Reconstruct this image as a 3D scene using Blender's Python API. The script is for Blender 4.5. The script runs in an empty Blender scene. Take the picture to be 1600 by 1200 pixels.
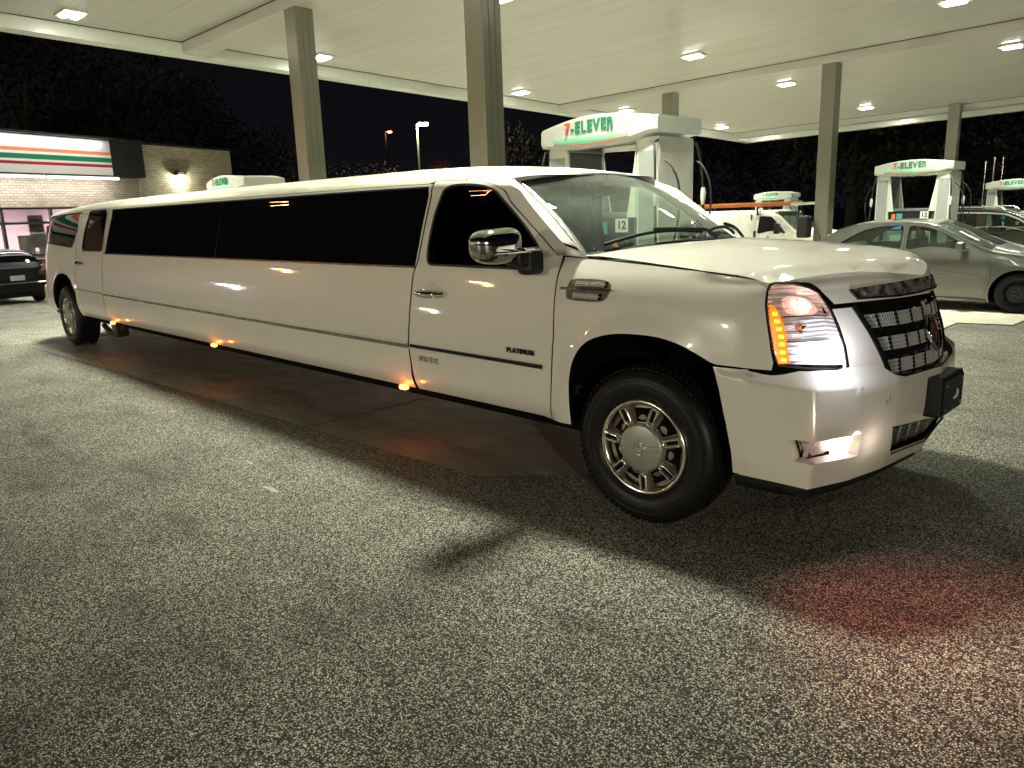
import bpy, bmesh, math, random
import numpy as np
from mathutils import Vector, Matrix
from mathutils.geometry import delaunay_2d_cdt
S = bpy.context.scene
COL = S.collection
PI = math.pi
# ------------------------------------------------------------------ camera
cd = bpy.data.cameras.new('camera'); cam = bpy.data.objects.new('camera', cd); COL.objects.link(cam)
cd.sensor_width = 36; cd.lens = 26.6825; cd.clip_start = .05; cd.clip_end = 2000
CR = Vector((0.71228415, 0.70114266, -0.03240777)); CU = Vector((-0.13292521, 0.1800861, 0.97462808)); CF = Vector((-0.68918951, 0.68990432, -0.22147201))
CP = Vector((2.12440312, -3.0305558, 1.57921376))
M = Matrix.Identity(4)
for i in range(3):
    M[i][0] = CR[i]; M[i][1] = CU[i]; M[i][2] = -CF[i]; M[i][3] = CP[i]
cam.matrix_world = M
S.camera = cam
S.render.resolution_x = 1024; S.render.resolution_y = 768
# ------------------------------------------------------------------ world: night sky
W = bpy.data.worlds.new('World'); S.world = W; W.use_nodes = True
wn = W.node_tree; wn.nodes.clear()
wo = wn.nodes.new('ShaderNodeOutputWorld'); wb = wn.nodes.new('ShaderNodeBackground'); wr = wn.nodes.new('ShaderNodeValToRGB')
wt = wn.nodes.new('ShaderNodeTexCoord'); ws = wn.nodes.new('ShaderNodeSeparateXYZ')
wn.links.new(wt.outputs['Generated'], ws.inputs[0]); wn.links.new(ws.outputs['Z'], wr.inputs[0])
wr.color_ramp.elements[0].color = (.0045, .0044, .0058, 1); wr.color_ramp.elements[0].position = 0.0
wr.color_ramp.elements[1].color = (.0012, .0013, .002, 1); wr.color_ramp.elements[1].position = .45
wn.links.new(wr.outputs[0], wb.inputs[0]); wb.inputs[1].default_value = 1.0
wn.links.new(wb.outputs[0], wo.inputs[0])
S.view_settings.view_transform = 'Standard'; S.view_settings.look = 'None'
S.view_settings.exposure = 0.22; S.view_settings.gamma = 1.0
LIGHT = 196.0            # watts of one canopy fixture
LCOL = (.975, 1.0, .80)
random.seed(7)
rnd = random.Random(11)

# ------------------------------------------------------------------ materials
def mat(name, base, rough=.5, metal=0.0, coat=0.0, noise=None, bump=None, emis=None, es=0.0, spec=None, coatr=.03):
    m = bpy.data.materials.new(name); m.use_nodes = True; t = m.node_tree
    b = t.nodes['Principled BSDF']
    b.inputs['Base Color'].default_value = (*base, 1); b.inputs['Roughness'].default_value = rough
    b.inputs['Metallic'].default_value = metal
    b.inputs['Coat Weight'].default_value = coat; b.inputs['Coat Roughness'].default_value = coatr
    if spec is not None: b.inputs['Specular IOR Level'].default_value = spec
    if emis: b.inputs['Emission Color'].default_value = (*emis, 1); b.inputs['Emission Strength'].default_value = es
    tc = t.nodes.new('ShaderNodeTexCoord')
    if noise:      # (scale, amount, other colour)
        sc, am, oc = noise
        n = t.nodes.new('ShaderNodeTexNoise'); n.inputs['Scale'].default_value = sc; n.inputs['Detail'].default_value = 6; n.inputs['Roughness'].default_value = .65
        t.links.new(tc.outputs['Object'], n.inputs['Vector'])
        r = t.nodes.new('ShaderNodeValToRGB'); r.color_ramp.elements[0].position = .5 - am; r.color_ramp.elements[1].position = .5 + am
        r.color_ramp.elements[0].color = (*oc, 1); r.color_ramp.elements[1].color = (*base, 1)
        t.links.new(n.outputs['Fac'], r.inputs[0]); t.links.new(r.outputs[0], b.inputs['Base Color'])
    if bump:       # (scale, strength, distance)
        n2 = t.nodes.new('ShaderNodeTexNoise'); n2.inputs['Scale'].default_value = bump[0]; n2.inputs['Detail'].default_value = 4
        t.links.new(tc.outputs['Object'], n2.inputs['Vector'])
        bp = t.nodes.new('ShaderNodeBump'); bp.inputs['Strength'].default_value = bump[1]; bp.inputs['Distance'].default_value = bump[2]
        t.links.new(n2.outputs['Fac'], bp.inputs['Height']); t.links.new(bp.outputs[0], b.inputs['Normal'])
    return m
def glass(name, tint, refl=1.0, haze=0.0):
    m = bpy.data.materials.new(name); m.use_nodes = True; t = m.node_tree; t.nodes.clear()
    o = t.nodes.new('ShaderNodeOutputMaterial'); mx = t.nodes.new('ShaderNodeMixShader'); tr = t.nodes.new('ShaderNodeBsdfTransparent')
    gl = t.nodes.new('ShaderNodeBsdfGlossy'); gl.inputs['Roughness'].default_value = .015; gl.inputs['Color'].default_value = (refl, refl, refl, 1)
    fr = t.nodes.new('ShaderNodeFresnel'); fr.inputs[0].default_value = 1.5
    tr.inputs[0].default_value = (*tint, 1)
    t.links.new(fr.outputs[0], mx.inputs[0]); t.links.new(tr.outputs[0], mx.inputs[1]); t.links.new(gl.outputs[0], mx.inputs[2])
    if haze:
        df = t.nodes.new('ShaderNodeBsdfDiffuse'); df.inputs[0].default_value = (.55, .62, .55, 1)
        n = t.nodes.new('ShaderNodeTexNoise'); n.inputs['Scale'].default_value = 3.0; n.inputs['Detail'].default_value = 5
        mr = t.nodes.new('ShaderNodeMapRange'); mr.inputs[1].default_value = .35; mr.inputs[2].default_value = .8; mr.inputs[3].default_value = haze * .35; mr.inputs[4].default_value = haze
        tc = t.nodes.new('ShaderNodeTexCoord'); t.links.new(tc.outputs['Object'], n.inputs['Vector'])
        t.links.new(n.outputs['Fac'], mr.inputs[0])
        m2 = t.nodes.new('ShaderNodeMixShader'); t.links.new(mr.outputs[0], m2.inputs[0]); t.links.new(mx.outputs[0], m2.inputs[1]); t.links.new(df.outputs[0], m2.inputs[2])
        t.links.new(m2.outputs[0], o.inputs[0])
    else: t.links.new(mx.outputs[0], o.inputs[0])
    return m
MT = {}
MT['paint'] = mat('pearl_white_paint', (.66, .63, .57), .32, 0, .9, noise=(2.2, .35, (.625, .595, .535)), coatr=.035, bump=(1.3, .22, .012))
MT['roof'] = mat('weathered_white_roof', (.54, .525, .43), .42, 0, .35, noise=(7, .22, (.42, .41, .32)), bump=(9, .25, .006), coatr=.12)
MT['dkglass'] = mat('limo_tint_glass', (.0035, .0035, .004), .02, 0, 0, spec=.5)
MT['rubber'] = mat('black_rubber', (.012, .012, .012), .5)
MT['tyre'] = mat('tyre_rubber', (.007, .007, .0075), .42, noise=(30, .3, (.010, .010, .010)), spec=.22)
MT['blackpl'] = mat('black_plastic', (.011, .011, .012), .5, spec=.3)
MT['glossblack'] = mat('gloss_black', (.008, .008, .009), .08, spec=.6)
MT['under'] = mat('underbody_black', (.004, .004, .004), .9, spec=.05)
MT['chrome'] = mat('chrome', (.78, .78, .76), .05, 1.0)
MT['satin'] = mat('satin_metal', (.55, .54, .50), .22, 1.0)
MT['dkmetal'] = mat('dark_wheel_metal', (.30, .26, .22), .42, .6, noise=(40, .3, (.22, .19, .16)))
MT['smoked'] = mat('smoked_chrome', (.28, .28, .26), .16, 1.0)
MT['stchrome'] = mat('mottled_chrome', (.42, .42, .36), .25, .6, noise=(22, .10, (.05, .05, .05)), bump=(40, .1, .002))  # dark mottle in the colour stands in for broken reflections
MT['bronze'] = mat('bronze_plastic', (.10, .085, .06), .4)
MT['wscreen'] = glass('windscreen_glass', (.60, .72, .62), 1.0, haze=.13)  # pale green diffuse haze painted in for the reflected ceiling
MT['clear'] = glass('clear_glass', (.86, .9, .86))
MT['lens'] = glass('lamp_lens', (.96, .96, .96))
MT['sideglass'] = glass('tinted_side_glass', (.10, .11, .11))
MT['carglass'] = glass('car_window_glass', (.50, .62, .54), haze=.05)
MT['interior'] = mat('dark_interior', (.03, .03, .03), .7)
MT['greyseat'] = mat('grey_seat', (.11, .11, .10), .8, bump=(60, .3, .002))
MT['whitepl'] = mat('white_panel', (.72, .75, .68), .35, 0, .2, noise=(8, .3, (.66, .69, .62)))
MT['greypan'] = mat('grey_panel', (.36, .39, .37), .4, .2, noise=(6, .3, (.33, .36, .34)))
MT['dkpan'] = mat('dark_grey_panel', (.10, .11, .115), .45)
MT['colpaint'] = mat('column_paint', (.19, .19, .145), .28, .15, noise=(3, .3, (.165, .165, .125)), bump=(4, .1, .01))
MT['concrete'] = mat('concrete', (.36, .34, .29), .8, noise=(6, .25, (.27, .255, .21)), bump=(80, .3, .003))

# ------------------------------------------------------------------ object helpers
def tag(o, label=None, cat=None, group=None, kind=None):
    if label: o['label'] = label
    if cat: o['category'] = cat
    if group: o['group'] = group
    if kind: o['kind'] = kind
    return o
def empty(name, loc=(0, 0, 0), rz=0.0):
    o = bpy.data.objects.new(name, None); COL.objects.link(o); o.location = loc; o.rotation_euler = (0, 0, rz); return o
def link(name, me, m, parent=None):
    if m and not me.materials: me.materials.append(m if isinstance(m, bpy.types.Material) else MT[m])
    o = bpy.data.objects.new(name, me); COL.objects.link(o)
    if parent: o.parent = parent
    return o
class MB:
    def __init__(s): s.v = []; s.f = []; s.sm = []
    def add(s, vs, fs, smooth=False):
        n = len(s.v); s.v += [tuple(v) for v in vs]; s.f += [tuple(i + n for i in f) for f in fs]; s.sm += [smooth] * len(fs); return s
    def box(s, a, b, mtx=None):
        (x0, y0, z0), (x1, y1, z1) = a, b
        vs = [Vector(p) for p in ((x0, y0, z0), (x1, y0, z0), (x1, y1, z0), (x0, y1, z0), (x0, y0, z1), (x1, y0, z1), (x1, y1, z1), (x0, y1, z1))]
        if mtx: vs = [mtx @ v for v in vs]
        return s.add(vs, [(0, 3, 2, 1), (4, 5, 6, 7), (0, 1, 5, 4), (1, 2, 6, 5), (2, 3, 7, 6), (3, 0, 4, 7)])
    def rbox(s, a, b, r=.01, mtx=None, seg=2):
        bm = bmesh.new(); bmesh.ops.create_cube(bm, size=1)
        for v in bm.verts:
            for k in range(3): v.co[k] = a[k] + (v.co[k] + .5) * (b[k] - a[k])
        r = min(r, min(abs(b[k] - a[k]) for k in range(3)) * .45)
        bmesh.ops.bevel(bm, geom=bm.edges[:], offset=r, segments=seg, profile=.5, affect='EDGES')
        if mtx: bmesh.ops.transform(bm, matrix=mtx, verts=bm.verts)
        bm.verts.index_update()
        s.add([v.co for v in bm.verts], [[v.index for v in f.verts] for f in bm.faces], False); bm.free(); return s
    def tube(s, pts, r, n=8, cap=True):
        pts = [Vector(p) for p in pts]; rr = r if isinstance(r, (list, tuple)) else [r] * len(pts)
        rings = []; up = None
        for i, p in enumerate(pts):
            d = (pts[min(i + 1, len(pts) - 1)] - pts[max(i - 1, 0)])
            if d.length < 1e-9: d = Vector((0, 0, 1))
            d.normalize()
            if up is None: up = Vector((0, 0, 1)) if abs(d.z) < .9 else Vector((1, 0, 0))
            a = d.cross(up)
            if a.length < 1e-6: a = d.orthogonal()
            a.normalize(); b = a.cross(d).normalized(); up = b
            rings.append([p + (a * math.cos(t * 2 * PI / n) + b * math.sin(t * 2 * PI / n)) * rr[i] for t in range(n)])
        vs = [v for g in rings for v in g]; fs = []
        for i in range(len(pts) - 1):
            for t in range(n): fs.append((i * n + t, i * n + (t + 1) % n, (i + 1) * n + (t + 1) % n, (i + 1) * n + t))
        s.add(vs, fs, True)
        if cap: s.add(rings[0], [tuple(range(n))[::-1]]); s.add(rings[-1], [tuple(range(n))])
        return s
    def lathe(s, prof, n=48, mtx=None, a0=0, a1=2 * PI, smooth=True):   # prof (r, y) about the y axis
        full = abs(a1 - a0 - 2 * PI) < 1e-6; m = n if full else n + 1
        vs = []
        for r, y in prof:
            for k in range(m):
                t = a0 + (a1 - a0) * k / n; v = Vector((r * math.cos(t), y, r * math.sin(t))); vs.append(mtx @ v if mtx else v)
        fs = []
        for i in range(len(prof) - 1):
            for k in range(n):
                k2 = (k + 1) % m if full else k + 1
                fs.append((i * m + k, i * m + k2, (i + 1) * m + k2, (i + 1) * m + k))
        return s.add(vs, fs, smooth)
    def build(s, name, m, parent=None, mtx=None):
        me = bpy.data.meshes.new(name); me.from_pydata(s.v, [], s.f)
        me.polygons.foreach_set('use_smooth', s.sm); me.update()
        if mtx: me.transform(mtx)
        return link(name, me, m, parent)
def poly_in(P, poly):
    x, y = P[:, 0], P[:, 1]; c = np.zeros(len(P), bool); n = len(poly)
    for i in range(n):
        x0, y0 = poly[i]; x1, y1 = poly[(i + 1) % n]
        k = ((y0 > y) != (y1 > y))
        with np.errstate(divide='ignore', invalid='ignore'):
            xi = (x1 - x0) * (y - y0) / (y1 - y0 + 1e-15) + x0
        c ^= k & (x < xi)
    return c
def resamp(poly, st, closed=True):
    out = []; n = len(poly)
    for i in range(n if closed else n - 1):
        a = np.array(poly[i], float); b = np.array(poly[(i + 1) % n], float)
        k = max(1, int(math.ceil(max(abs((b - a) / np.array(st))))))
        for j in range(k): out.append(tuple(a + (b - a) * j / k))
    if not closed: out.append(tuple(poly[-1]))
    return out
def smooth_poly(pts, it=2, closed=True, keep=()):
    for _ in range(it):
        out = []; n = len(pts)
        for i in range(n if closed else n - 1):
            a = pts[i]; b = pts[(i + 1) % n]
            out += [(a[0] * .75 + b[0] * .25, a[1] * .75 + b[1] * .25), (a[0] * .25 + b[0] * .75, a[1] * .25 + b[1] * .75)]
        pts = out if closed else [pts[0]] + out[1:-1] + [pts[-1]]
    return pts
def fillet(pts, r, sc=1.0, n=5):
    out = []; N = len(pts)
    for i in range(N):
        p = np.array(pts[i], float); a = np.array(pts[i - 1], float) - p; b = np.array(pts[(i + 1) % N], float) - p
        la = np.linalg.norm(a); lb = np.linalg.norm(b); k = min(r, la * .45, lb * .45); A = p + a / la * k; B = p + b / lb * k
        for j in range(n + 1):
            t = j / n; out.append(tuple(A * (1 - t) ** 2 + p * 2 * t * (1 - t) + B * t * t))
    return out
def surf_n(F, u, v, h=2e-3):
    a = np.array(F(u + h, v)) - np.array(F(u - h, v)); b = np.array(F(u, v + h)) - np.array(F(u, v - h))
    n = np.cross(a, b); l = np.linalg.norm(n)
    return n / l if l > 1e-12 else np.array((0, 0, 1.))
def sheet(name, F, outer, m, parent, step=(.1, .05), holes=(), off=0.0, mirror=None, lines=(), thick=0.0):
    """region of the (u,v) plane wrapped onto surface F, as one mesh with analytic normals"""
    st = np.array(step, float)
    loops = [resamp(outer, st)] + [resamp(h, st) for h in holes]
    P = []; E = []
    for L in loops:
        n0 = len(P); P += L; E += [(n0 + i, n0 + (i + 1) % len(L)) for i in range(len(L))]
    for L in lines:
        L = resamp(L, st, False); n0 = len(P); P += L; E += [(n0 + i, n0 + i + 1) for i in range(len(L) - 1)]
    o = np.array(loops[0]); mn = o.min(0); mx = o.max(0)
    gx = np.arange(mn[0] + st[0] * .5, mx[0], st[0]); gy = np.arange(mn[1] + st[1] * .5, mx[1], st[1])
    if len(gx) and len(gy):
        G = np.array([(a, b) for a in gx for b in gy])
        k = poly_in(G, loops[0])
        for h in loops[1:]: k &= ~poly_in(G, h)
        B = np.array(P) / st
        G = G[k]
        if len(G):
            d = np.array([np.min(np.abs(B - g / st).max(1)) for g in G]); G = G[d > .42]
        P = P + [tuple(g) for g in G]
    co = [Vector((p[0] / st[0], p[1] / st[1])) for p in P]
    V, _, Fc, *_ = delaunay_2d_cdt(co, E, [], 0, 1e-6)
    V = np.array([(v.x * st[0], v.y * st[1]) for v in V])
    tri = np.array([f for f in Fc if len(f) == 3]); cen = V[tri].mean(1)
    k = poly_in(cen, loops[0])
    for h in loops[1:]: k &= ~poly_in(cen, h)
    tri = tri[k]
    X = []; N = []
    for u, v in V:
        n = surf_n(F, u, v); p = np.array(F(u, v)) + n * off; X.append(p); N.append(n)
    X = np.array(X); N = np.array(N)
    if mirror is not None: X[:, 1] = 2 * mirror - X[:, 1]; N[:, 1] *= -1
    fn = np.cross(X[tri[:, 1]] - X[tri[:, 0]], X[tri[:, 2]] - X[tri[:, 0]])
    if (fn * N[tri[:, 0]]).sum() < 0: tri = tri[:, ::-1]
    faces = [tuple(int(i) for i in t) for t in tri]
    verts = [tuple(x) for x in X]; NN = [tuple(n) for n in N]
    if thick:
        n0 = len(verts); verts += [tuple(x - n * thick) for x, n in zip(X, N)]
        cnt = {}
        for t in faces:
            for a, b in ((t[0], t[1]), (t[1], t[2]), (t[2], t[0])): cnt[(a, b)] = 1
        ed = [(a, b) for (a, b) in cnt if (b, a) not in cnt]
        faces += [tuple(i + n0 for i in t[::-1]) for t in faces]
        faces += [(b, a, a + n0, b + n0) for a, b in ed]
        me = bpy.data.meshes.new(name); me.from_pydata(verts, [], faces); me.update()
        sm = [len(p.vertices) == 3 for p in me.polygons]
        me.polygons.foreach_set('use_smooth', sm)
        for e in me.edges: pass
        ang = me.attributes.new('sharp_edge', 'BOOLEAN', 'EDGE'); es = {(min(a, b), max(a, b)) for a, b in ed} | {(min(a, b) + n0, max(a, b) + n0) for a, b in ed}
        ang.data.foreach_set('value', [tuple(sorted(e.vertices)) in es for e in me.edges])
    else:
        me = bpy.data.meshes.new(name); me.from_pydata(verts, [], faces)
        me.polygons.foreach_set('use_smooth', [True] * len(faces)); me.update()
        me.normals_split_custom_set_from_vertices(NN)
    return link(name, me, m, parent)
def ribbon(name, F, path, w, h, m, parent, off=0.0, step=(.1, .05), mirror=None, closed=False, mb=None):
    """bar of width w and height h laid along a path on surface F"""
    pts = resamp(path, step, closed)
    P = [np.array(F(*p)) for p in pts]; N = [surf_n(F, *p) for p in pts]; n = len(pts); vs = []
    for i in range(n):
        a = P[(i + 1) % n] if closed else P[min(i + 1, n - 1)]; b = P[i - 1] if closed else P[max(i - 1, 0)]
        t = a - b; t /= max(np.linalg.norm(t), 1e-9); c = np.cross(N[i], t); c /= max(np.linalg.norm(c), 1e-9)
        for s1, s2 in ((-.5, 0), (-.42, 1), (.42, 1), (.5, 0)):
            vs.append(P[i] + c * w * s1 + N[i] * (off + h * s2))
    vs = np.array(vs)
    if mirror is not None: vs[:, 1] = 2 * mirror - vs[:, 1]
    fs = []
    for i in range(n if closed else n - 1):
        j = (i + 1) % n
        for k in range(4): fs.append((i * 4 + k, i * 4 + (k + 1) % 4, j * 4 + (k + 1) % 4, j * 4 + k))
    if not closed: fs += [(3, 2, 1, 0), tuple((n - 1) * 4 + k for k in range(4))]
    B = mb or MB(); B.add(vs, fs)
    return B if mb else B.build(name, m, parent)
def text(name, s, size, m, parent, mtx, bold=0.0, ext=.002, sx=1.0, shear=0.0, align='CENTER', space=1.0):
    c = bpy.data.curves.new(name, 'FONT'); c.body = s; c.size = size; c.extrude = ext; c.offset = bold; c.shear = shear
    c.space_character = space; c.align_x = align; c.align_y = 'CENTER'; c.resolution_u = 3
    o = bpy.data.objects.new('tmp', c); COL.objects.link(o)
    dg = bpy.context.evaluated_depsgraph_get(); me = bpy.data.meshes.new_from_object(o.evaluated_get(dg))
    bpy.data.objects.remove(o); bpy.data.curves.remove(c)
    me.name = name; me.transform(mtx @ Matrix.Diagonal((sx, 1, 1, 1))); me.materials.clear()
    return link(name, me, m, parent)
def basis(o, x, y, z):
    M = Matrix.Identity(4)
    for i in range(3): M[i][0] = x[i]; M[i][1] = y[i]; M[i][2] = z[i]; M[i][3] = o[i]
    return M
def copy_tree(o, parent=None):
    c = o.copy(); COL.objects.link(c)
    if parent: c.parent = parent
    for ch in list(o.children): copy_tree(ch, c)
    return c
def area(name, loc, size, power, col, parent=None, rot=(0, 0, 0), sy=None, spread=None):
    l = bpy.data.lights.new(name, 'AREA'); l.energy = power; l.color = col; l.shape = 'RECTANGLE'; l.size = size; l.size_y = sy or size
    if spread: l.spread = spread
    o = bpy.data.objects.new(name, l); COL.objects.link(o); o.location = loc; o.rotation_euler = rot
    if parent: o.parent = parent
    return o
def point(name, loc, power, col, r=.03, parent=None):
    l = bpy.data.lights.new(name, 'POINT'); l.energy = power; l.color = col; l.shadow_soft_size = r
    o = bpy.data.objects.new(name, l); COL.objects.link(o); o.location = loc
    if parent: o.parent = parent
    return o
# ------------------------------------------------------------------ ground
def gz(x, y):
    a = -.028 * max(0, y - 2.2) if y < 40 else -.028 * 37.8
    t = max(0, -8.8 - x); b = -.0335 * min(t, 30) * min(1, t / 3)
    return a + b
def grid_sheet(name, xs, ys, m, dz=0.0, clip=None):
    B = MB(); nx = len(xs); vs = [(x, y, gz(x, y) + dz) for y in ys for x in xs]
    B.add(vs, [(j * nx + i, j * nx + i + 1, (j + 1) * nx + i + 1, (j + 1) * nx + i) for j in range(len(ys) - 1) for i in range(nx - 1)], True)
    return B.build(name, m)
def asphalt():
    m = bpy.data.materials.new('aggregate_asphalt'); m.use_nodes = True; t = m.node_tree; b = t.nodes['Principled BSDF']; L = t.links.new
    tc = t.nodes.new('ShaderNodeTexCoord')
    def vor(sc, feat='F1'):
        v = t.nodes.new('ShaderNodeTexVoronoi'); v.inputs['Scale'].default_value = sc; v.feature = feat; L(wp.outputs[0], v.inputs['Vector']); return v
    nz = t.nodes.new('ShaderNodeTexNoise'); nz.inputs['Scale'].default_value = 60; L(tc.outputs['Object'], nz.inputs['Vector'])
    wp = t.nodes.new('ShaderNodeMixRGB'); wp.blend_type = 'ADD'; wp.inputs[0].default_value = .012; L(tc.outputs['Object'], wp.inputs[1]); L(nz.outputs['Color'], wp.inputs[2])
    v1 = vor(165); v2 = vor(320)
    sep = t.nodes.new('ShaderNodeSeparateColor'); L(v1.outputs['Color'], sep.inputs[0])
    r1 = t.nodes.new('ShaderNodeValToRGB'); e = r1.color_ramp.elements
    e[0].position = .0; e[0].color = (.04, .04, .032, 1); e[1].position = 1; e[1].color = (1.0, 1.0, .82, 1)
    for p, c in ((.30, (.12, .12, .092, 1)), (.46, (.46, .46, .36, 1)), (.72, (.98, .97, .77, 1))): x = e.new(p); x.color = c
    L(sep.outputs[0], r1.inputs[0])
    # gaps between the stones
    g = t.nodes.new('ShaderNodeMapRange'); g.inputs[1].default_value = .14; g.inputs[2].default_value = .62; g.inputs[3].default_value = 1.2; g.inputs[4].default_value = .08
    L(v1.outputs['Distance'], g.inputs[0])
    mu = t.nodes.new('ShaderNodeMixRGB'); mu.blend_type = 'MULTIPLY'; mu.inputs[0].default_value = 1; L(r1.outputs[0], mu.inputs[1]); L(g.outputs[0], mu.inputs[2])
    s2 = t.nodes.new('ShaderNodeSeparateColor'); L(v2.outputs['Color'], s2.inputs[0])
    r2 = t.nodes.new('ShaderNodeMapRange'); r2.inputs[3].default_value = .55; r2.inputs[4].default_value = 1.35; L(s2.outputs[1], r2.inputs[0])
    m2 = t.nodes.new('ShaderNodeMixRGB'); m2.blend_type = 'MULTIPLY'; m2.inputs[0].default_value = 1; L(mu.outputs[0], m2.inputs[1]); L(r2.outputs[0], m2.inputs[2])
    # large wear patches and oil
    n1 = t.nodes.new('ShaderNodeTexNoise'); n1.inputs['Scale'].default_value = .9; n1.inputs['Detail'].default_value = 8; n1.inputs['Roughness'].default_value = .62; L(tc.outputs['Object'], n1.inputs['Vector'])
    r3 = t.nodes.new('ShaderNodeMapRange'); r3.inputs[1].default_value = .3; r3.inputs[2].default_value = .7; r3.inputs[3].default_value = .62; r3.inputs[4].default_value = 1.25; L(n1.outputs['Fac'], r3.inputs[0])
    m3 = t.nodes.new('ShaderNodeMixRGB'); m3.blend_type = 'MULTIPLY'; m3.inputs[0].default_value = 1; L(m2.outputs[0], m3.inputs[1]); L(r3.outputs[0], m3.inputs[2])
    n4 = t.nodes.new('ShaderNodeTexNoise'); n4.inputs['Scale'].default_value = 3.1; n4.inputs['Detail'].default_value = 4; mp = t.nodes.new('ShaderNodeMapping'); mp.inputs['Scale'].default_value = (.35, 1.3, 1)
    L(tc.outputs['Object'], mp.inputs[0]); L(mp.outputs[0], n4.inputs['Vector'])
    r4 = t.nodes.new('ShaderNodeMapRange'); r4.inputs[1].default_value = .55; r4.inputs[2].default_value = .70; r4.inputs[3].default_value = 1; r4.inputs[4].default_value = .66; L(n4.outputs['Fac'], r4.inputs[0])
    m4 = t.nodes.new('ShaderNodeMixRGB'); m4.blend_type = 'MULTIPLY'; m4.inputs[0].default_value = 1; L(m3.outputs[0], m4.inputs[1]); L(r4.outputs[0], m4.inputs[2])
    L(m4.outputs[0], b.inputs['Base Color'])
    b.inputs['Roughness'].default_value = .62; b.inputs['Specular IOR Level'].default_value = .35
    hh = t.nodes.new('ShaderNodeMapRange'); hh.inputs[1].default_value = 0; hh.inputs[2].default_value = .8; hh.inputs[3].default_value = 1; hh.inputs[4].default_value = 0; L(v1.outputs['Distance'], hh.inputs[0])
    ad = t.nodes.new('ShaderNodeMath'); ad.operation = 'ADD'; L(hh.outputs[0], ad.inputs[0]); L(sep.outputs[2], ad.inputs[1])
    bp = t.nodes.new('ShaderNodeBump'); bp.inputs['Strength'].default_value = .85; bp.inputs['Distance'].default_value = .005; L(ad.outputs[0], bp.inputs['Height']); L(bp.outputs[0], b.inputs['Normal'])
    return m
def slabmat(name, c1, c2, spec=.3):
    m = mat(name, c1, .62, noise=(1.3, .28, c2), bump=(60, .35, .003), spec=spec)
    t = m.node_tree; b = t.nodes['Principled BSDF']; L = t.links.new
    old = b.inputs['Base Color'].links[0].from_socket; tc = [n for n in t.nodes if n.type == 'TEX_COORD'][0]
    n = t.nodes.new('ShaderNodeTexNoise'); n.inputs['Scale'].default_value = 5; n.inputs['Detail'].default_value = 9; n.inputs['Roughness'].default_value = .7
    mp = t.nodes.new('ShaderNodeMapping'); mp.inputs['Scale'].default_value = (.5, 1.4, 1); L(tc.outputs['Object'], mp.inputs[0]); L(mp.outputs[0], n.inputs['Vector'])
    r = t.nodes.new('ShaderNodeMapRange'); r.inputs[1].default_value = .35; r.inputs[2].default_value = .68; r.inputs[3].default_value = .62; r.inputs[4].default_value = 1.12; L(n.outputs['Fac'], r.inputs[0])
    x = t.nodes.new('ShaderNodeMixRGB'); x.blend_type = 'MULTIPLY'; x.inputs[0].default_value = 1; L(old, x.inputs[1]); L(r.outputs[0], x.inputs[2]); L(x.outputs[0], b.inputs['Base Color'])
    return m
MT['asphalt'] = asphalt(); MT['slab'] = slabmat('stained_concrete_slab', (.36, .33, .27), (.25, .23, .185)); MT['slab2'] = slabmat('pale_concrete_slab', (.50, .48, .40), (.42, .40, .33))
MT['joint'] = mat('slab_joint', (.05, .048, .04), .8)
gx = [-400, -120, -60, -40] + [-38 + i for i in range(0, 30)] + [-8, -4, 0, 6, 20, 60, 200, 400]
gy = [-400, -100, -30, -8, 0, 2.2, 4, 8, 14, 20, 26, 32, 40, 60, 120, 400]
tag(grid_sheet('ground', gx, gy, 'asphalt'), kind='structure')
def slab(name, pts, m, dz):
    F = lambda x, y: (x, y, gz(x, y) + dz)
    o = sheet(name, F, pts, m, None, step=(.8, .8)); return tag(o, kind='structure')
slab('concrete_pad', [(-9.85, -.40), (-5.4, -.24), (-1.18, -.08), (-.70, .35), (.15, 1.15), (.15, 4.9), (-9.9, 4.9)], 'slab', .004)
slab('forecourt_slab', [(-14.0, 5.4), (-.75, 5.4), (-.95, 9.1), (-.3, 9.3), (-.3, 22), (-14.0, 22)], 'slab2', .004)
jb = MB()
for (a, b2) in (((-7.4, -.31), (-7.4, 4.9)), ((-4.35, -.20), (-4.0, 2.6)), ((-9.8, 1.55), (.1, 1.75)), ((-3.0, -.1), (-3.0, 4.9))):
    d = Vector((b2[0] - a[0], b2[1] - a[1])).normalized(); n = Vector((-d.y, d.x)) * .007
    k = 6
    for i in range(k):
        p = [a[0] + (b2[0] - a[0]) * i / k, a[1] + (b2[1] - a[1]) * i / k]; q2 = [a[0] + (b2[0] - a[0]) * (i + 1) / k, a[1] + (b2[1] - a[1]) * (i + 1) / k]
        vs = [(p[0] - n.x, p[1] - n.y), (q2[0] - n.x, q2[1] - n.y), (q2[0] + n.x, q2[1] + n.y), (p[0] + n.x, p[1] + n.y)]
        jb.add([(x, y, gz(x, y) + .008) for x, y in vs], [(0, 1, 2, 3)])
tag(jb.build('pad_joint_line', 'joint'), kind='structure')
jb = MB(); pts = [(-.75, 5.4), (-.95, 9.1), (-.3, 9.3), (-.3, 16)]
jb.tube([(x, y, gz(x, y) + .004) for x, y in resamp(pts, (1, 1), False)], .012, 5)
tag(jb.build('slab_joint_line', 'joint'), kind='structure')
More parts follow.
